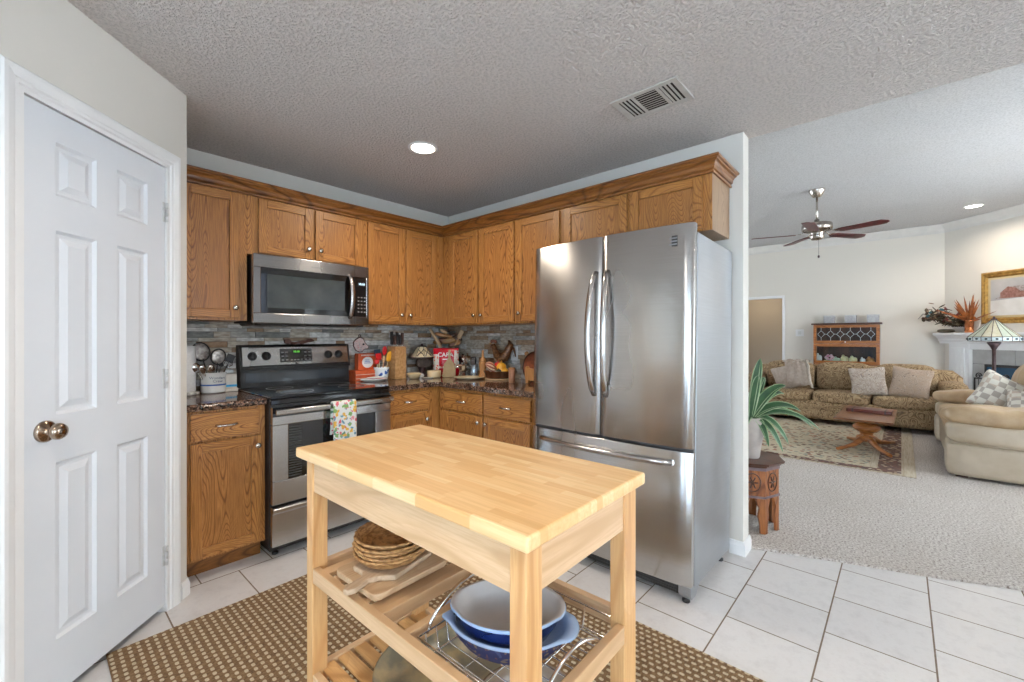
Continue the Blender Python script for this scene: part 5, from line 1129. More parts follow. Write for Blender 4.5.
def pig():
    x, y = -0.235, -1.265; P = [(-0.050, 0.0), (-0.050, 0.020), (-0.058, 0.050), (-0.056, 0.085), (-0.052, 0.118), (-0.040, 0.128), (-0.026, 0.112), (0.010, 0.108), (0.045, 0.118), (0.060, 0.105), (0.062, 0.050), (0.056, 0.020), (0.056, 0.0), (0.032, 0.0), (0.028, 0.022), (-0.020, 0.022), (-0.026, 0.0)]
    mb = MB(lambda a, b, z: (x-b, y-a, Z0+z)); mb.prism(P, 1, 0, 0.03); o = mb.build('wooden_cat_figure', tanW, None, 0.004, org=(x, y, Z0)); tag(o, 'light brown wooden animal figure at the counter end by the fridge', 'figurine')
pig()
def outlet():
    e = thing('wall_outlet', 'white wall outlet on the stone backsplash behind the rooster tail', 'outlet', (-0.014, -0.885, 1.125))
    MB().box(-0.0195, -0.013, -0.922, -0.848, 1.065, 1.182).build('cover_plate', whiteM, e, 0.002)
    q = MB()
    for z in (1.100, 1.148): q.box(-0.0215, -0.0195, -0.900, -0.870, z-0.014, z+0.014)
    f = q.build('socket', ceram, e, 0.002)
    q = MB()
    for z in (1.100, 1.148):
        for yy in (-0.891, -0.879): q.box(-0.0221, -0.0214, yy-0.0015, yy+0.0015, z-0.004, z+0.006)
    q.build('slots', blackM, f)
outlet()

# ================================================================== CEILING FIXTURES
def downlight(x, y, z, label, power, r=0.075):
    e = thing('recessed_light', label, 'ceiling light', (x, y, z), 'recessed ceiling lights')
    MB().lathe((x, y, z), [(r+0.018, -0.0005), (r+0.016, -0.005), (r, -0.006), (r-0.004, -0.002), (r-0.004, -0.0005)], 36, cap=False).build('trim_ring', whiteM, e)
    MB().lathe((x, y, z), [(r-0.004, -0.0025), (0.001, -0.0025)], 32, cap=False).build('diffuser', lampE, e)
    l = bpy.data.lights.new('downlight', 'AREA'); l.shape = 'DISK'; l.size = 2*r; l.energy = power; l.color = (1.0, 0.86, 0.70); l.spread = 2.6
    o = bpy.data.objects.new('downlight', l); COL.objects.link(o); o.location = (x, y, z-0.012)
downlight(-1.105, -1.089, H, 'recessed ceiling light over the cart and range', 8)
downlight(5.872, -4.048, HL, 'recessed ceiling light near the fireplace in the living room', 9, 0.085)
for x, y in ((-2.9, -2.6), (-1.2, -4.2), (-3.6, -4.6)): downlight(x, y, H, 'added, unseen recessed ceiling light behind the camera position', 7)  # unseen lights, added for fill and for reflections in the cabinets
def vent():
    x0, x1, y0, y1 = -0.795, -0.556, -2.553, -2.219; z = H; e = thing('ceiling_vent', 'white rectangular louvred air vent in the textured ceiling', 'air vent', ((x0+x1)/2, (y0+y1)/2, z))
    mb = MB(); i = 0.030; b = z-0.007
    mb.box(x0, x1, y0, y0+i, b, z-0.0005); mb.box(x0, x1, y1-i, y1, b, z-0.0005); mb.box(x0, x0+i, y0+i, y1-i, b, z-0.0005); mb.box(x1-i, x1, y0+i, y1-i, b, z-0.0005)
    for yy in (y0+0.105, y1-0.105): mb.box(x0+i, x1-i, yy-0.008, yy+0.008, b, z-0.0005)
    mb.build('frame', pm('vent_metal', (0.52, 0.50, 0.47), (0.48, 0.46, 0.43), 20, rough=0.45), e, 0.002)
    MB().box(x0+i, x1-i, y0+i, y1-i, z-0.0025, z-0.001).build('dark_throat', darkM, e)
    vm = pm('vent_metal', (0.52, 0.50, 0.47))
    for k in range(9):
        x = x0+i+0.010+k*(x1-x0-2*i-0.02)/8; q = MB(); q.hexa([(x-0.004, y0+0.114, b), (x+0.002, y0+0.114, b), (x+0.002, y1-0.114, b), (x-0.004, y1-0.114, b)], [(x+0.003, y0+0.114, z-0.003), (x+0.007, y0+0.114, z-0.003), (x+0.007, y1-0.114, z-0.003), (x+0.003, y1-0.114, z-0.003)]); q.build('louvre', vm, e)
    for (ya, sg) in ((y0+i, 1), (y1-0.097, -1)):
        for k in range(3):
            y = ya+0.014+k*0.020; q = MB(); q.hexa([(x0+i, y-0.005*1, b), (x1-i, y-0.005, b), (x1-i, y+0.003, b), (x0+i, y+0.003, b)], [(x0+i, y+sg*0.004, z-0.003), (x1-i, y+sg*0.004, z-0.003), (x1-i, y+0.006+sg*0.004, z-0.003), (x0+i, y+0.006+sg*0.004, z-0.003)]); q.build('end_louvre', vm, e)
vent()

# ================================================================== LIVING ROOM
CZ = 0.0125
# oriental rug made of woven bands
def orug():
    x0, x1, y0, y1 = 2.47, 5.35, -3.41, -0.9; e = thing('oriental_rug', 'large patterned oriental rug with dark borders under the coffee table', 'rug', ((x0+x1)/2, (y0+y1)/2, CZ)); z = CZ+0.0005
    MB().box(x0, x1, y0, y1, z, z+0.006).build('fringe_band', rugBeige, e)
    MB().box(x0+0.03, x1-0.03, y0+0.10, y1-0.1, z+0.006, z+0.008).build('outer_border', rugBorder, e)
    MB().box(x0+0.13, x1-0.13, y0+0.27, y1-0.27, z+0.008, z+0.0095).build('guard_band', rugBeige, e)
    MB().box(x0+0.16, x1-0.16, y0+0.33, y1-0.33, z+0.0095, z+0.011).build('field', rugField, e)
orug()
RZ = CZ+0.0085
def sofa():
    e = thing('sofa', 'long brown paisley fabric sofa standing before the far wall', 'sofa', (5.2, -2.65, CZ))
    x0, x1, y0, y1 = 4.78, 5.68, -3.92, -1.42
    m = MB(); m.rbox(((x0+x1)/2, (y0+y1)/2, 0.215), (x1-x0, y1-y0, 0.27), 14, 8); m.build('base', sofaM, e)
    for x in (x0+0.1, x1-0.1):
        for y in (y0+0.1, y1-0.1): MB().box(x-0.03, x+0.03, y-0.03, y+0.03, CZ+0.0125, 0.10).build('foot', mahogD, e, 0.004)
    MB().rbox((x1-0.14, (y0+y1)/2, 0.50), (0.28, y1-y0, 0.66), 9, 8).build('back_frame', sofaM, e)
    for (a, b) in ((y0, y0+0.24), (y1-0.24, y1)):
        MB().rbox(((x0+x1)/2-0.02, (a+b)/2, 0.40), (x1-x0-0.06, 0.24, 0.50), 7, 8).rbox(((x0+x1)/2-0.04, (a+b)/2, 0.60), (x1-x0-0.02, 0.27, 0.17), 3, 8).build('arm', sofaM, e)
    w_ = (y1-y0-0.48)/3
    for k in range(3):
        yc = y0+0.24+w_*(k+0.5)
        MB().rbox((x0+0.30, yc, 0.395), (0.64, w_-0.008, 0.17), 5, 8, bulge=0.15).build('seat_cushion', sofaM, e)
        R = Matrix.Rotation(0.16, 3, 'Y'); MB().rbox((x0+0.56, yc, 0.665), (0.24, w_-0.006, 0.44), 4.2, 8, R=R).build('back_cushion', sofaM, e)
sofa()
def pillow(name, label, c, w_, th, R, mat_, group=None):
    o = MB().rbox((0, 0, 0), (w_, th, w_), 11, 10, R=Matrix.Identity(3), f=lambda q: Vector((q.x*(1-0.13*(1-(2*q.z/w_)**2)), q.y*(0.28+0.72*math.sqrt(max(0, (1-(2*q.x/w_)**2)*(1-(2*q.z/w_)**2)))), q.z*(1-0.13*(1-(2*q.x/w_)**2))))).build(name, mat_)
    o.location = c; o.rotation_euler = R; tag(o, label, 'pillow', group); return o
pillow('throw_pillow', 'tan throw pillow with grey floral side on the sofa, left of the brown one', (4.95, -2.97, 0.645), 0.42, 0.16, (0.30, 0.10, PI/2+0.1), cushM)
pillow('throw_pillow', 'brown floral throw pillow at the right end of the paisley sofa', (4.95, -3.40, 0.655), 0.43, 0.16, (0.30, -0.12, PI/2-0.1), paisley('brown_floral', (0.40, 0.28, 0.20), (0.50, 0.40, 0.32), (0.16, 0.10, 0.07), 8))
pillow('throw_pillow', 'greyish pillow under the throw at the left end of the paisley sofa', (4.98, -2.02, 0.65), 0.40, 0.17, (0.30, 0.35, PI/2), greyTh)
def throw():
    mb = MB(); n = 10; path = [(4.90, 0.56), (4.965, 0.66), (5.03, 0.78), (5.12, 0.885), (5.26, 0.915), (5.40, 0.905)]; rows = []
    for (x, z) in path:
        rows.append([mb.V((x-0.10+0.015*math.sin(i*2+z*9), -2.30+0.30*i/n+0.04*math.sin(z*8), z+0.012*math.sin(i*1.7))) for i in range(n+1)])
    for A, B in zip(rows, rows[1:]):
        for i in range(n): mb.F([A[i], A[i+1], B[i+1], B[i]], 0, True)
    e = thing('throw_blanket', 'greyish-brown throw with fringed edge draped over the left sofa cushions', 'throw', (4.9, -2.15, 0.56))
    c_ = mb.build('cloth', greyTh, e); so = c_.modifiers.new('solid', 'SOLIDIFY'); so.thickness = 0.012
    m = MB(); m.tube([(4.79, -2.36, 0.53), (4.83, -2.33, 0.60), (4.90, -2.30, 0.72), (4.96, -2.29, 0.83), (5.02, -2.25, 0.905), (5.04, -2.15, 0.90), (5.04, -2.05, 0.86), (5.05, -1.95, 0.90)], 0.016, 8); m.build('fringed_edge', pm('fringe', (0.55, 0.49, 0.42), (0.42, 0.36, 0.30), 60, rough=0.9), e)
throw()
def coffeetable():
    cx, cy = 3.53, -3.02; e = thing('coffee_table', 'small wooden pedestal coffee table with four splayed feet, on the oriental rug', 'coffee table', (cx, cy, RZ)); z0 = RZ+0.003
    mb = MB(); P = [(2.985, -3.255), (4.11, -3.275), (4.13, -2.80), (3.005, -2.765)]
    mb.hexa([(x*0.94+cx*0.06, y*0.94+cy*0.06, 0.372) for x, y in P], [(x, y, 0.386) for x, y in P]); mb.hexa([(x, y, 0.386) for x, y in P], [(x, y, 0.402) for x, y in P]); mb.build('tabletop', mahog, e, 0.004)
    MB().lathe((cx, cy, 0), [(0.10, 0.372), (0.10, 0.355), (0.06, 0.345), (0.055, 0.31), (0.10, 0.29), (0.125, 0.26), (0.125, 0.235), (0.10, 0.21), (0.065, 0.195), (0.055, 0.165), (0.09, 0.15), (0.10, 0.12), (0.06, 0.095)][::-1], 24).build('pedestal', honey, e)
    for x, y in ((3.15, -2.79), (3.15, -3.23), (3.93, -3.25), (3.88, -2.83)):
        d = Vector((x-cx, y-cy, 0)); p = [(cx+d.x*t, cy+d.y*t, z) for t, z in ((0.06, 0.135), (0.22, 0.115), (0.45, 0.070), (0.75, z0+0.026), (1.0, z0+0.0185))]
        MB().tube(p, 0.03, 8, rs=[0.042, 0.034, 0.026, 0.020, 0.0165]).build('foot', honey, e)
    o = MB().box(-0.10, 0.10, -0.20, 0.20, 0, 0.035).build('keepsake_box', pm('dark_red_wood', (0.16, 0.035, 0.022), (0.10, 0.02, 0.015), 20, rough=0.3), None, 0.005)
    MB().box(-0.104, 0.104, -0.15, -0.135, 0.001, 0.037).build('brass_strap', bronze, o); MB().box(-0.104, 0.104, 0.135, 0.15, 0.001, 0.037).build('brass_strap', bronze, o)
    o.location = (3.66, -3.04, 0.4025); o.rotation_euler = (0, 0, -0.05); tag(o, 'flat dark red wooden box lying on the coffee table', 'box')
coffeetable()
def lsofa():
    x0, x1, y0, y1 = 2.74, 4.72, -4.72, -3.62; e = thing('leather_sofa', 'beige leather sofa seen from its arm side at the right edge', 'sofa', ((x0+x1)/2, (y0+y1)/2, CZ))
    MB().rbox(((x0+x1)/2, (y0+y1)/2, 0.20), (x1-x0-0.06, y1-y0-0.04, 0.32), 22, 8).build('base', leather, e)
    for x in (x0+0.10, x1-0.10):
        for y in (y0+0.10, y1-0.09): MB().box(x-0.04, x+0.04, y-0.04, y+0.04, CZ, 0.085).build('foot', mahogD, e, 0.004)
    for s_, xa in ((1, x0), (-1, x1)):
        xc = xa+s_*0.155; yc = (y0+y1)/2
        a = MB(); a.rbox((xc, yc, 0.180), (0.31, y1-y0+0.02, 0.29), 26, 10, wob=0.003); a.rbox((xc+s_*0.01, yc, 0.405), (0.33, y1-y0+0.01, 0.20), 5, 12, wob=0.010); ar = a.build('arm', leather, e)
        MB().rbox((xc+s_*0.03, yc, 0.555), (0.37, y1-y0+0.06, 0.19), 3.2, 14, wob=0.022).build('arm_pad', leatherT, ar)
        m = MB(); m.tube([(xa-s_*0.004, y, 0.315) for y in (y1-0.02, yc, y0+0.02)], 0.005, 6); m.tube([(xa-s_*0.003, yc+0.04, z) for z in (0.08, 0.31, 0.49)], 0.004, 6); m.build('seam_piping', pm('leather_piping', (0.42, 0.34, 0.24), None, 10, rough=0.5), ar)
    MB().rbox(((x0+x1)/2, y0+0.16, 0.50), (x1-x0-0.1, 0.32, 0.66), 8, 8).build('back_frame', leather, e)
    for k in range(2):
        w_ = (x1-x0-0.66)/2; xc = x0+0.33+w_*(k+0.5)
        MB().rbox((xc, y1-0.40, 0.42), (w_-0.01, 0.80, 0.19), 4.5, 8, wob=0.012).build('seat_cushion', leatherT, e)
        MB().rbox((xc, y0+0.40, 0.74), (w_-0.02, 0.30, 0.50), 3.2, 8, wob=0.02, R=Matrix.Rotation(0.12, 3, 'X')).build('back_cushion', leatherT, e)
lsofa()
pillow('throw_pillow', 'cream and brown checked pillow leaning at the back inside the leather sofa arm', (3.40, -4.02, 0.690), 0.42, 0.17, (0.42, -0.55, PI/2+0.15), checkM)
pillow('throw_pillow', 'checked pillow lying lowest on the leather sofa at the right edge of the photo', (3.20, -4.20, 0.635), 0.40, 0.16, (1.0, -0.1, PI/2-0.1), checkM)
def bookcase():
    x0, x1, y0, y1 = 6.66, 6.97, -3.045, -2.135; e = thing('barrister_bookcase', 'wooden glass-door stacking bookcase with leaded top door, behind the sofa', 'bookcase', ((x0+x1)/2, (y0+y1)/2, CZ))
    MB().box(x0, x1, y0, y1, CZ, 0.13).build('plinth', honey, e, 0.004)
    lv = [0.13, 0.46, 0.79, 1.145, 1.475]
    MB().box(x0-0.03, x1+0.005, y0-0.03, y1+0.03, 1.475, 1.505).build('top', mahogD, e, 0.006)
    for k in range(4):
        a, b = lv[k], lv[k+1]; m = MB(); m.box(x0+0.022, x1, y0, y0+0.02, a, b-0.001); m.box(x0+0.022, x1, y1-0.02, y1, a, b-0.001); m.box(x1-0.01, x1, y0+0.02, y1-0.02, a, b-0.001, 1)
        m.box(x0+0.022, x1-0.01, y0+0.02, y1-0.02, a, a+0.018); m.box(x0+0.022, x1-0.01, y0+0.02, y1-0.02, b-0.016, b-0.001); m.build('section', [mahog, mahogD], e)
        d = MB(); t = 0.045; a_, b_ = a+0.008, b-0.006
        d.box(x0, x0+0.02, y0, y0+t, a_, b_); d.box(x0, x0+0.02, y1-t, y1, a_, b_); d.box(x0, x0+0.02, y0+t, y1-t, a_, a_+t); d.box(x0, x0+0.02, y0+t, y1-t, b_-t, b_); dr = d.build('door', honey, e, 0.002)
        MB().box(x0+0.009, x0+0.012, y0+t, y1-t, a_+t, b_-t).build('glass_pane', glassM, dr)
        if k == 3:
            L = MB(); W_ = y1-y0-2*t; zc = (a_+b_)/2; hh = (b_-a_)/2-t
            for i in range(6):
                yc = y0+t+W_*(i+0.5)/6; r = 0.052; L.tube([(x0+0.006, yc-r, zc), (x0+0.006, yc, zc+r*1.2), (x0+0.006, yc+r, zc), (x0+0.006, yc, zc-r*1.2)], 0.004, 5, closed=True)
                L.tube([(x0+0.006, yc, zc+r*1.2), (x0+0.006, yc, zc+hh)], 0.003, 5); L.tube([(x0+0.006, yc, zc-r*1.2), (x0+0.006, yc, zc-hh)], 0.003, 5)
                if i < 5: L.tube([(x0+0.006, yc+r, zc), (x0+0.006, yc+W_/6-r, zc)], 0.003, 5)
            L.build('leading', ceram, dr)
        k_ = MB(); k_.ball((x0-0.008, (y0+y1)/2, a_+0.022), 0.011, 8); k_.build('knob', ceram, dr)
    names = [('white_figurine', 'round white china figure at the left end inside the bookcase', -2.20, ceram, (0.035, 0.035, 0.045)), ('flower_figurine', 'pink china flower with green leaves inside the bookcase', -2.36, None, None), ('green_dish', 'green and white china piece beside the china flower', -2.46, pm('pale_green', (0.35, 0.50, 0.38), (0.55, 0.60, 0.50), 30, rough=0.3), (0.05, 0.04, 0.03)),
             ('yellow_figurine', 'pale yellow china piece, left of the two in the bookcase', -2.57, pm('pale_yellow', (0.60, 0.55, 0.25), (0.66, 0.60, 0.40), 30, rough=0.3), (0.045, 0.04, 0.04)), ('yellow_figurine', 'pale yellow china piece, right of the two in the bookcase', -2.69, pm('pale_yellow', (0.60, 0.55, 0.25)), (0.05, 0.04, 0.036)), ('small_cup', 'small white china cup toward the right inside the bookcase', -2.82, ceram, (0.028, 0.028, 0.030)), ('open_book', 'reddish brown item leaning at the right end inside the bookcase', -2.92, tanW, (0.05, 0.04, 0.035))]
    for nm, lb_, y, m_, sz in names:
        zb_ = 0.79+0.0185
        if nm == 'flower_figurine':
            f = thing(nm, lb_, 'figurine', (6.78, y, zb_)); q = MB(); q.lathe((6.78, y, zb_), [(0.03, 0), (0.012, 0.01), (0.010, 0.06), (0.001, 0.062)], 12); q.build('stem', leafG, f)
            q = MB(); [q.ball((6.77+0.02*math.cos(a), y+0.050*math.cos(a*1.0), zb_+0.085+0.035*math.sin(a)), (0.015, 0.026, 0.030), 8) for a in [j*PI/3 for j in range(6)]]; q.build('petals', pm('pink_petal', (0.60, 0.16, 0.28), (0.75, 0.55, 0.58), 25, rough=0.3), f)
            q = MB(); [q.ball((6.77, y+sy_, zb_+0.035), (0.02, 0.045, 0.012), 8) for sy_ in (-0.04, 0.04)]; q.build('leaves', leafW, f)
        else:
            sz = tuple(v*1.45 for v in sz); q = MB(); q.rbox((0, 0, sz[2]), (sz[0]*2, sz[1]*2, sz[2]*2), 3, 6, wob=0.004); q.lathe((0, 0, 0.0), [(sz[0]*0.7, 0), (sz[0]*0.5, 0.01)], 12); q.ball((0, sz[1]*0.3, sz[2]*2), (sz[0]*0.4, sz[1]*0.4, sz[2]*0.5), 8); o = q.build(nm, m_); o.location = (6.78, y, zb_); tag(o, lb_, 'figurine')
    for y, side in ((-2.355, 'left'), (-2.655, 'middle'), (-2.955, 'right')):
        e2 = thing('glass_block', '%s of the three small grey glass blocks on top of the bookcase' % side, 'candle holder', (6.80, y, 1.5055), 'grey glass blocks on the bookcase')
        MB().box(6.75, 6.85, y-0.080, y+0.080, 1.5055, 1.640).build('block', frostM, e2, 0.006)
        MB().box(6.748, 6.852, y-0.084, y+0.084, 1.628, 1.643).build('rim', pm('pale_grey_rim', (0.55, 0.55, 0.55), None, 10), e2, 0.003)
bookcase()
e = thing('light_switch', 'white light switch plate on the far wall between doorway and bookcase', 'light switch', (6.995, -1.88, 1.34))
MB().box(6.988, 6.9995, -1.945, -1.815, 1.275, 1.405).build('plate', whiteM, e, 0.002); MB().box(6.984, 6.988, -1.905, -1.855, 1.31, 1.37).build('rocker', ceram, e, 0.001)
# ceiling fan
def fan():
    cx, cy = 3.657, -2.546; e = thing('ceiling_fan', 'brushed metal ceiling fan with dark red blades hanging in the living room', 'ceiling fan', (cx, cy, HL))
    MB().lathe((cx, cy, HL), [(0.085, -0.0005), (0.085, -0.015), (0.065, -0.05), (0.045, -0.085), (0.03, -0.09), (0.001, -0.09)], 24, cap=False).build('canopy', nickel, e)
    MB().tube([(cx, cy, HL-0.088), (cx, cy, 2.66)], 0.012, 12).build('downrod', nickel, e)
    MB().lathe((cx, cy, 0), [(0.025, 2.69), (0.03, 2.66), (0.10, 2.645), (0.150, 2.635), (0.158, 2.62), (0.158, 2.565), (0.145, 2.55), (0.08, 2.545), (0.07, 2.50), (0.075, 2.47), (0.055, 2.445), (0.001, 2.44)][::-1], 32).build('motor_housing', pm('fan_nickel', (0.50, 0.46, 0.42), (0.32, 0.28, 0.25), 12, rough=0.22, metal=1), e)
    for k in range(5):
        a = math.radians(-108+72*k); c, s = math.cos(a), math.sin(a); pit = 0.15
        F_ = lambda r, t, z: (cx+c*r-s*t, cy+s*r+c*t, 2.515+z-t*pit)
        b = MB(F_); P = [(0.225, -0.040), (0.25, -0.056), (0.60, -0.068), (0.655, -0.066), (0.70, -0.018), (0.70, 0.018), (0.655, 0.066), (0.60, 0.068), (0.25, 0.056), (0.225, 0.040)]
        b.prism(P, 2, -0.003, 0.004); bl = b.build('blade', redblade, e, 0.001)
        br = MB(F_); br.tube([(0.12, 0, 0.035), (0.17, 0, 0.012), (0.20, 0, 0.006)], 0.010, 8, flat=0.6); br.prism([(0.18, -0.012), (0.21, -0.035), (0.29, -0.030), (0.30, 0.0), (0.29, 0.030), (0.21, 0.035), (0.18, 0.012)], 2, 0.0045, 0.009); br.build('blade_bracket', nickel, bl)
    MB().tube([(cx-0.02, cy-0.02, 2.445), (cx-0.02, cy-0.02, 2.24)], 0.0018, 5).ball((cx-0.02, cy-0.02, 2.235), (0.012, 0.012, 0.018), 10).build('pull_chain', bronze, e)
fan()
# fireplace
def fireplace():
    e = thing('fireplace', 'white corner fireplace mantel with grey tile surround and blue glass opening', 'fireplace', WF(1.09, 0.1, CZ)); w = MB
    for a in (0.15, 1.75):
        m = w(WF); m.box(a, a+0.28, 0.001, 0.10, CZ, 1.16); m.box(a+0.05, a+0.23, 0.10, 0.115, 0.22, 1.10); m.box(a-0.01, a+0.29, 0.001, 0.125, CZ, 0.18)
        for i in range(3): m.box(a+0.085+i*0.045, a+0.105+i*0.045, 0.115, 0.120, 0.24, 1.08)
        m.build('pilaster', whiteM, e, 0.004)
    w(WF).box(0.43, 1.75, 0.001, 0.09, 1.075, 1.16).build('frieze', whiteM, e, 0.003)
    pr = [(0.001, 1.16), (0.125, 1.16), (0.130, 1.19), (0.150, 1.21), (0.155, 1.235), (0.195, 1.27), (0.235, 1.285), (0.245, 1.30), (0.245, 1.325), (0.001, 1.325)]
    w(WF).prism(pr, 0, 0.03, 2.14).build('mantel_shelf', whiteM, e, 0.003)
    m = w(WF); 
    def tl(a0, a1, z0, z1): m.box(a0+0.003, a1-0.003, 0.001, 0.045, z0+0.003, z1-0.003)
    for i in range(5): tl(0.43+i*0.264, 0.43+(i+1)*0.264, 0.865, 1.075)
    for k in range(3):
        tl(0.43, 0.605, 0.24+k*0.208-0.2, 0.24+(k+1)*0.208-0.2+0.0); tl(1.575, 1.75, 0.24+k*0.208-0.2, 0.24+(k+1)*0.208-0.2)
    tl(0.43, 0.605, 0.664, 0.865); tl(1.575, 1.75, 0.664, 0.865)
    m.build('tile_surround', fireTile, e, 0.002); w(WF).box(0.43, 1.75, 0.0005, 0.038, CZ, 1.075).build('grout', pm('dark_grout', (0.16, 0.16, 0.16), None, 10, rough=0.9), e)
    fb_ = w(WF); fb_.box(0.605, 1.575, 0.0385, 0.055, 0.05, 0.865); g = fb_.build('firebox_glass', fireBlue, e)
    m = w(WF); m.box(0.605, 1.575, 0.0555, 0.065, 0.83, 0.865); m.box(0.605, 0.625, 0.0555, 0.065, 0.05, 0.83); m.box(1.555, 1.575, 0.0555, 0.065, 0.05, 0.83); m.build('firebox_frame', blackM, g)
    s_ = thing('fire_screen', 'black scrolled iron fire screen standing before the fireplace opening', 'fire screen', WF(1.0, 0.16, CZ)); m = w(WF)
    m.tube([(0.55, 0.15, CZ), (0.55, 0.15, 0.66), (1.55, 0.15, 0.66), (1.55, 0.15, CZ)], 0.012, 6)
    for i in range(9):
        c0 = 0.60+i*0.11; m.tube([(c0+0.045*(1-t/14)*math.cos(t*0.8), 0.15, 0.70+0.045*(1-t/14)*math.sin(t*0.8)) for t in range(13)], 0.008, 5)
        m.tube([(c0, 0.15, 0.65), (c0, 0.15, CZ+0.05)], 0.005, 5)
    m.build('iron_scrollwork', blackM, s_)
fireplace()
def painting():
    e = thing('framed_painting', 'framed painting of a red barn in snow hanging above the mantel', 'painting', WF(1.05, 0.02, 1.82)); a0, a1, z0, z1 = 0.535, 1.60, 1.452, 2.195
    pr = [(0, 0.002), (0, 0.03), (0.012, 0.045), (0.030, 0.048), (0.045, 0.038), (0.060, 0.042), (0.085, 0.022), (0.085, 0.002)]
    mb = MB(WF); lp = [[mb.V(p) for p in ((a0+d, o_, z0+d), (a1-d, o_, z0+d), (a1-d, o_, z1-d), (a0+d, o_, z1-d))] for d, o_ in pr]
    for A, B in zip(lp, lp[1:]):
        for k in range(4): mb.F([A[k], A[(k+1) % 4], B[(k+1) % 4], B[k]])
    mb.build('frame', gold, e)
    MB(WF).box(a0+0.085, a1-0.085, 0.003, 0.024, z0+0.085, z1-0.085).build('gold_liner', pm('pale_gold', (0.60, 0.46, 0.24), None, 20, rough=0.4, metal=0.4), e)
    c0, c1, y0, y1 = a0+0.115, a1-0.115, z0+0.115, z1-0.115; P = MB(WF); P.box(c0, c1, 0.0245, 0.026, y0, y1); cv = P.build('canvas', pm('snow_sky', (0.50, 0.47, 0.45), (0.36, 0.35, 0.35), 3, rough=0.8, detail=5), e)
    g = MB(WF); g.prism([(c0, y0), (c1, y0), (c1, y0+0.20), (c0+0.4, y0+0.24), (c0, y0+0.21)], 1, 0.0262, 0.0268); g.build('snow_ground', pm('snow', (0.68, 0.66, 0.63), (0.58, 0.56, 0.53), 6, rough=0.8), cv)
    b = MB(WF); b.prism([(c0+0.12, y0+0.24), (c0+0.36, y0+0.24), (c0+0.36, y0+0.32), (c0+0.30, y0+0.375), (c0+0.21, y0+0.40), (c0+0.12, y0+0.32)], 1, 0.027, 0.0276); b.prism([(c0+0.36, y0+0.24), (c0+0.66, y0+0.25), (c0+0.66, y0+0.325), (c0+0.36, y0+0.325)], 1, 0.027, 0.0276); b.build('barn_walls', pm('barn_red', (0.20, 0.08, 0.06), (0.32, 0.17, 0.14), 30, rough=0.8), cv)
    b = MB(WF); b.prism([(c0+0.30, y0+0.375), (c0+0.21, y0+0.40), (c0+0.50, y0+0.40), (c0+0.68, y0+0.325), (c0+0.36, y0+0.325)], 1, 0.0277, 0.0282); b.prism([(c0+0.05, y0+0.235), (c0+0.12, y0+0.27), (c0+0.12, y0+0.24)], 1, 0.0277, 0.0282); b.prism([(c0+0.52, y0+0.10), (c0+0.70, y0+0.09), (c0+0.70, y0+0.17), (c0+0.60, y0+0.15), (c0+0.52, y0+0.18)], 1, 0.0277, 0.0282); b.build('barn_roof_and_cart', pm('barn_grey', (0.22, 0.18, 0.17), (0.40, 0.36, 0.35), 40, rough=0.8), cv)
painting()
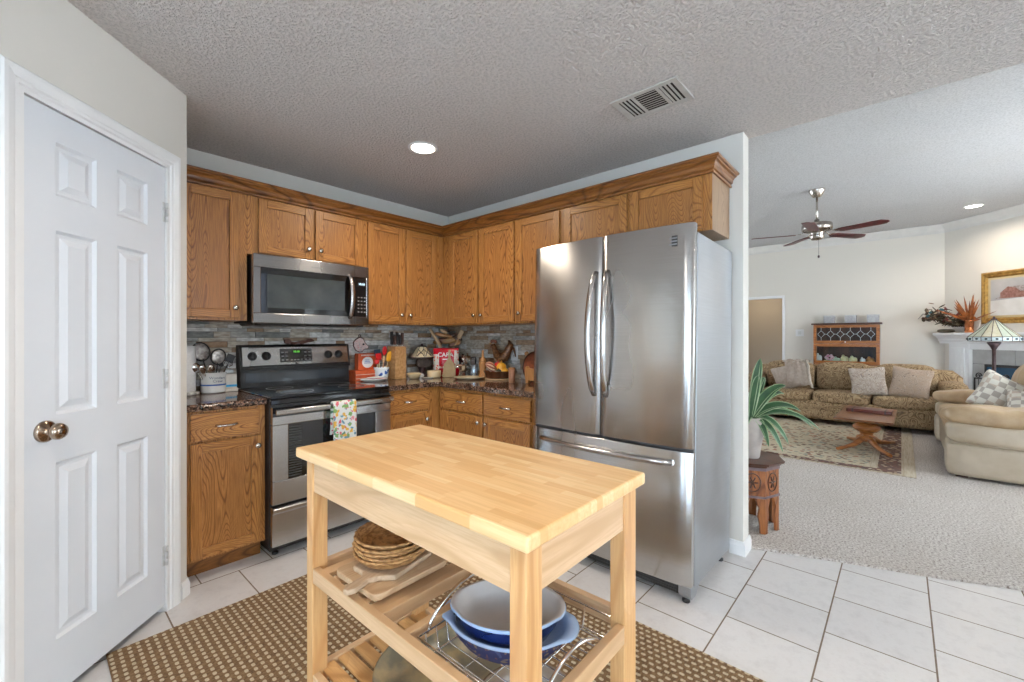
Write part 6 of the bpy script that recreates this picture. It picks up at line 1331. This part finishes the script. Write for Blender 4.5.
def mantelthings():
    MZ = 1.3255
    p = WF(0.46, 0.13, MZ); woff = lambda q: -(q.x-7.0)/S2+(q.y+3.826)/S2; e = thing('copper_vase', 'copper vase with spiky orange leaves standing on the mantel left of the painting', 'vase', p)
    MB().lathe(p, [(0.045, 0), (0.05, 0.01), (0.048, 0.10), (0.052, 0.17), (0.060, 0.18), (0.055, 0.182), (0.045, 0.02), (0.001, 0.01)], 24, cap=False).build('body', copper, e)
    rnd = random.Random(4); m = MB()
    for k in range(44):
        a = rnd.uniform(0, 2*PI); L = rnd.uniform(0.26, 0.42); tl = rnd.uniform(0.1, 1.4); d = Vector((math.cos(a)*math.sin(tl), math.sin(a)*math.sin(tl), math.cos(tl)))
        L *= 1.0
        while woff(Vector(p)+d*L) < 0.06: L *= 0.8
        b = Vector(p)+Vector((0, 0, 0.17)); s = d.cross(Vector((0.7, 0.6, 0.1))).normalized()*0.018; t_ = d.cross(s).normalized()*0.003
        pts = [b, b+d*L*0.35, b+d*L*0.7, b+d*L]; ws = [0.35, 1.0, 0.75, 0.05]; va = [m.V(tuple(q-s*w_)) for q, w_ in zip(pts, ws)]; vb = [m.V(tuple(q+s*w_)) for q, w_ in zip(pts, ws)]; vc = [m.V(tuple(q+t_*w_*2)) for q, w_ in zip(pts, ws)]
        for i in range(3): m.F([va[i], vc[i], vc[i+1], va[i+1]]); m.F([vc[i], vb[i], vb[i+1], vc[i+1]]); m.F([va[i], va[i+1], vb[i+1], vb[i]])
    m.build('orange_leaves', feather, e)
    for _ in range(9): MB().ball(tuple(Vector(p)+Vector((rnd.uniform(-.06, .06), rnd.uniform(-.06, .06), 0.20+rnd.uniform(0, .09)))), 0.022, 8).build('copper_pod', pm('orange_pod', (0.60, 0.20, 0.03), (0.45, 0.12, 0.02), 20, rough=0.4), e)
    p = WF(0.16, 0.16, MZ); e = thing('dried_arrangement', 'dark leafy dried flower spray lying on the left end of the mantel', 'dried flowers', p)
    MB().rbox((p[0], p[1], MZ+0.03), (0.14, 0.20, 0.06), 3, 6).build('moss_base', darkLeaf, e)
    specs = [('dark_leaves', darkLeaf, 150, 0.034, 0.007), ('red_berry', pm('berry_red', (0.20, 0.02, 0.03), None, 20, rough=0.4), 16, 0.015, 0.015), ('cream_buds', pm('bud_cream', (0.45, 0.36, 0.25), (0.30, 0.20, 0.12), 20, rough=0.6), 34, 0.016, 0.012), ('rust_leaves', pm('rust_leaf', (0.22, 0.07, 0.03), (0.12, 0.04, 0.02), 14, rough=0.5), 40, 0.026, 0.007), ('teal_bloom', pm('teal_bloom', (0.06, 0.16, 0.20), None, 20), 6, 0.020, 0.020)]
    for nm, m_, n, sx, sz in specs:
        m = MB()
        for _ in range(n):
            if nm in ('red_berry', 'teal_bloom'): m = MB()
            t = rnd.uniform(-1, 1); r = Vector((t*0.10+rnd.gauss(0, .05), t*0.36*-1+rnd.gauss(0, .05), 0.13+abs(rnd.gauss(0, 0.08))-0.16*abs(t)*0.2+(0.09 if t < -0.2 else 0)))
            c = Vector(p)+Vector((r.x*0.7-0.05, r.y*0.60, max(0.02, r.z)))
            if woff(c) < 0.05: c += Vector((-1, 1, 0))/S2*(0.06-woff(c))
            if c.x > 6.93: c.x = 6.93
            R = Matrix.Rotation(rnd.uniform(0, 6), 3, 'Z') @ Matrix.Rotation(rnd.uniform(-1, 1), 3, 'Y'); m.ball(tuple(c), (sx*1.6, sx*0.7, sz), 6, 0, R)
            if nm in ('red_berry', 'teal_bloom'): m.build(nm, m_, e)
        if nm not in ('red_berry', 'teal_bloom'): m.build(nm, m_, e)['kind'] = 'stuff'
    m = MB(); b = Vector(p)
    m.tube([tuple(b+Vector((0.0, 0.10, 0.15))), tuple(b+Vector((-0.02, 0.18, 0.28))), tuple(b+Vector((-0.03, 0.26, 0.30))), tuple(b+Vector((-0.03, 0.32, 0.22)))], 0.014, 6, rs=[0.006, 0.016, 0.013, 0.004]); m.build('grey_plume', pm('plume', (0.34, 0.32, 0.29), None, 20, rough=0.9), e)
    p = WF(0.42, 0.05, MZ); e = bpy.data.objects
    o = MB(lambda a, b, c: WF(0.42+a, 0.03+b-0.0+0.02*(1-c/0.2), MZ+c)).prism([(0.115*math.cos(t*PI/16), 0.118+0.115*math.sin(t*PI/16)) for t in range(32)], 1, 0, 0.012).build('mantel_plate', pm('grey_white_plate', (0.55, 0.54, 0.52), (0.66, 0.65, 0.63), 8, rough=0.3), None, 0.003, org=p); tag(o, 'round greyish-white plate leaning on the wall behind the copper vase', 'plate')
mantelthings()
def tiffany():
    x, y = 5.25, -4.165; e = thing('floor_lamp', 'art glass floor lamp with pale panelled shade behind the leather sofa', 'floor lamp', (x, y, CZ)); n = 16
    MB().lathe((x, y, CZ), [(0.13, 0), (0.135, 0.012), (0.10, 0.025), (0.04, 0.04), (0.022, 0.06)], 24).build('base', bronze, e)
    MB().lathe((x, y, 0), [(0.020, 0.07), (0.018, 0.50), (0.024, 0.52), (0.018, 0.54), (0.018, 1.10), (0.035, 1.14), (0.065, 1.19), (0.055, 1.20), (0.001, 1.20)], 16).build('pole', bronze, e)
    ring = lambda r, z: [(x+r*math.cos(2*PI*(k+.5)/n), y+r*math.sin(2*PI*(k+.5)/n), z) for k in range(n)]
    R_ = [ring(0.025, 1.472), ring(0.125, 1.365), ring(0.232, 1.262), ring(0.229, 1.212)]; mb = MB(); vs_ = [[mb.V(p) for p in r] for r in R_]
    for i in range(3):
        for k in range(n): mb.F([vs_[i][k], vs_[i][(k+1) % n], vs_[i+1][(k+1) % n], vs_[i+1][k]], (k//2) % 2 if i < 2 else 2)
    sh = mb.build('lamp_shade', [lampglassG, pm('art_glass_ivory', (0.62, 0.58, 0.44), (0.52, 0.47, 0.33), 20, rough=0.25), lampglassB], e); s_ = sh.modifiers.new('solid', 'SOLIDIFY'); s_.thickness = 0.003
    m = MB()
    for k in range(n): m.tube([R_[0][k], R_[1][k], R_[2][k], R_[3][k]], 0.0035, 5)
    for r in R_[2:]: m.tube(r, 0.004, 5, closed=True)
    m.build('leading', bronze, sh)
    m = MB()
    for k in range(n):
        a = Vector(R_[2][k]); b = Vector(R_[2][(k+1) % n]); c = (a+b)/2+Vector((0, 0, -0.025)); nn = Vector((c.x-x, c.y-y, 0)).normalized(); m.rbox(tuple(c+nn*0.003), (0.024, 0.024, 0.022), 4, 3)
    m.build('dark_jewels', pm('dark_glass', (0.05, 0.07, 0.08), None, 10, rough=0.1), sh)
    MB().lathe((x, y, 1.472), [(0.030, 0), (0.028, 0.012), (0.010, 0.02), (0.012, 0.035), (0.001, 0.045)], 12).build('finial', bronze, e)
tiffany()
# carved octagonal stool with the potted plant
SX, SY = 0.480, -2.537
def stool():
    e = thing('carved_stool', 'small carved wooden octagonal stool on the carpet behind the wall end', 'side table', (SX, SY, CZ)); n = 8; r = 0.185; ph = PI/8-0.36
    ring = lambda rr, z: [(SX+rr*math.cos(2*PI*k/n+ph), SY+rr*math.sin(2*PI*k/n+ph), z) for k in range(n)]
    def band(rr0, z0, rr1, z1, nm, m_, par):
        mb = MB(); mb.hexa; a = [mb.V(p) for p in ring(rr0, z0)]; b = [mb.V(p) for p in ring(rr1, z1)]
        for k in range(n): mb.F([a[k], a[(k+1) % n], b[(k+1) % n], b[k]])
        mb.F(a[::-1]); mb.F(b); return mb.build(nm, m_, par, 0.002)
    band(0.215, 0.448, 0.222, 0.462, 'top', mahogD, e)
    bd = band(r, 0.250, r, 0.420, 'body', cherry, e)
    band(r+0.010, 0.432, r+0.018, 0.4475, 'moulding', mahogD, e); band(r+0.006, 0.412, r+0.006, 0.4315, 'moulding', pm('purple_stain', (0.14, 0.10, 0.12), (0.20, 0.14, 0.15), 20, rough=0.4), e)
    band(r+0.008, 0.238, r+0.008, 0.250, 'moulding', pm('purple_stain', (0.14, 0.10, 0.12)), e)
    # carved medallions
    R0 = ring(r, 0.335)
    for k in range(n):
        a = Vector(R0[k]); b = Vector(R0[(k+1) % n]); c = (a+b)/2; t = (b-a).normalized(); nn = Vector((c.x-SX, c.y-SY, 0)).normalized(); m = MB()
        m.tube([tuple(c+nn*0.002+t*0.045*math.cos(q*PI/10)+Vector((0, 0, 0.058*math.sin(q*PI/10)))) for q in range(20)], 0.004, 5, closed=True)
        for q in range(6): m.tube([tuple(c+nn*0.002), tuple(c+nn*0.002+t*0.030*math.cos(q*PI/3)+Vector((0, 0, 0.040*math.sin(q*PI/3))))], 0.005, 5)
        m.build('medallion', mahogD, bd)
        # arched leg panels: leg at every corner, keyhole arch between
    Rg = ring(r, 0)
    for k in range(n):
        v = Vector(Rg[k]); p0 = (Vector(Rg[k-1])-v).normalized(); p1 = (Vector(Rg[(k+1) % n])-v).normalized(); inn = (Vector((SX, SY, 0))-v).normalized(); m = MB()
        prof = [(0.235, 0.055), (0.20, 0.042), (0.17, 0.030), (0.12, 0.036), (0.06, 0.026), (0.014, 0.024)]
        for pd in (p0, p1):
            q0 = []; q1 = []
            rows = [(tuple(v+Vector((0, 0, z))), tuple(v+pd*w_+Vector((0, 0, z))), tuple(v+pd*w_+inn*0.016+Vector((0, 0, z))), tuple(v+inn*0.020+Vector((0, 0, z)))) for z, w_ in prof]; vr = [[m.V(p) for p in r_] for r_ in rows]
            for A, B in zip(vr, vr[1:]):
                for i in range(4): m.F([A[i], A[(i+1) % 4], B[(i+1) % 4], B[i]])
            m.F(vr[0]); m.F(vr[-1])
        m.build('leg', cherry, e)
stool()
def plant():
    PXp, PYp, PZ = 0.463, -2.563, 0.4625; e = thing('potted_plant', 'potted plant with long green and cream striped leaves on the carved stool', 'plant', (PXp, PYp, PZ))
    MB().lathe((PXp, PYp, PZ), [(0.050, 0), (0.055, 0.01), (0.058, 0.05), (0.068, 0.11), (0.080, 0.16), (0.083, 0.20), (0.076, 0.235), (0.060, 0.255), (0.066, 0.262), (0.062, 0.266), (0.050, 0.25), (0.001, 0.245)], 32, cap=False).build('pot', terra, e)
    s = Vector((0.6686, -0.7436, 0)); d = Vector((0.7436, 0.6686, 0)); rnd = random.Random(11)
    b0 = Vector((PXp, PYp, PZ+0.25))
    # (sideways, depth, height) tip targets, arch, width
    T = [(0.06, 0.02, 0.30, 0.02, 0.032), (0.16, -0.05, 0.17, 0.06, 0.034), (0.20, 0.05, 0.12, 0.08, 0.030), (0.22, -0.08, 0.05, 0.07, 0.034), (0.34, 0.02, -0.075, 0.12, 0.032), (0.31, -0.10, -0.06, 0.11, 0.026), (0.15, -0.10, -0.16, 0.10, 0.028), (0.10, -0.14, -0.20, 0.09, 0.026), (0.04, -0.12, -0.17, 0.08, 0.026),
         (-0.08, 0.04, 0.27, 0.03, 0.030), (-0.22, 0.0, 0.12, 0.08, 0.030), (-0.30, -0.05, -0.02, 0.10, 0.030), (0.02, -0.05, 0.22, 0.04, 0.028), (-0.10, -0.12, -0.12, 0.09, 0.028), (0.05, 0.22, 0.10, 0.09, 0.030), (-0.12, 0.20, 0.05, 0.10, 0.028), (0.12, 0.10, 0.20, 0.05, 0.028), (0.26, 0.12, 0.00, 0.10, 0.028)]
    for (a, dd, z, ar, w_) in T:
        a *= 1.28; z = z*1.35 if z > 0 else z*0.9; tip = b0+s*a+d*dd+Vector((0, 0, z)); n = 12; m = MB(); pts = []
        mid = (b0+tip)/2+Vector((0, 0, ar+0.05)); 
        for i in range(n+1): t = i/n; pts.append(b0*(1-t)**2+mid*2*t*(1-t)+tip*t*t)
        rows = []
        for i, p in enumerate(pts):
            t = i/n; tan = (pts[min(i+1, n)]-pts[max(i-1, 0)]).normalized(); sd = tan.cross(Vector((0, 0, 1))+d*-0.6); sd = sd.normalized() if sd.length > 1e-3 else s
            up = sd.cross(tan).normalized(); W_ = w_*(math.sin(PI*min(1, t*0.93+0.07))**0.65)*1.0+0.001
            rows.append([m.V(tuple(p+sd*W_*u+up*abs(u)*W_*0.35)) for u in (-1, -0.80, -0.45, -0.30, 0.30, 0.45, 0.80, 1)])
        for A, B in zip(rows, rows[1:]):
            for i in range(7): m.F([A[i], A[i+1], B[i+1], B[i]], 1 if i in (0, 2, 4, 6) and (i != 2 or len(T) % 2) else 0, True)
        o = m.build('leaf', [leafG, leafW], e); so = o.modifiers.new('solid', 'SOLIDIFY'); so.thickness = 0.0015
plant()

for o in bpy.data.objects:
    if '_w' in o.keys(): del o['_w']
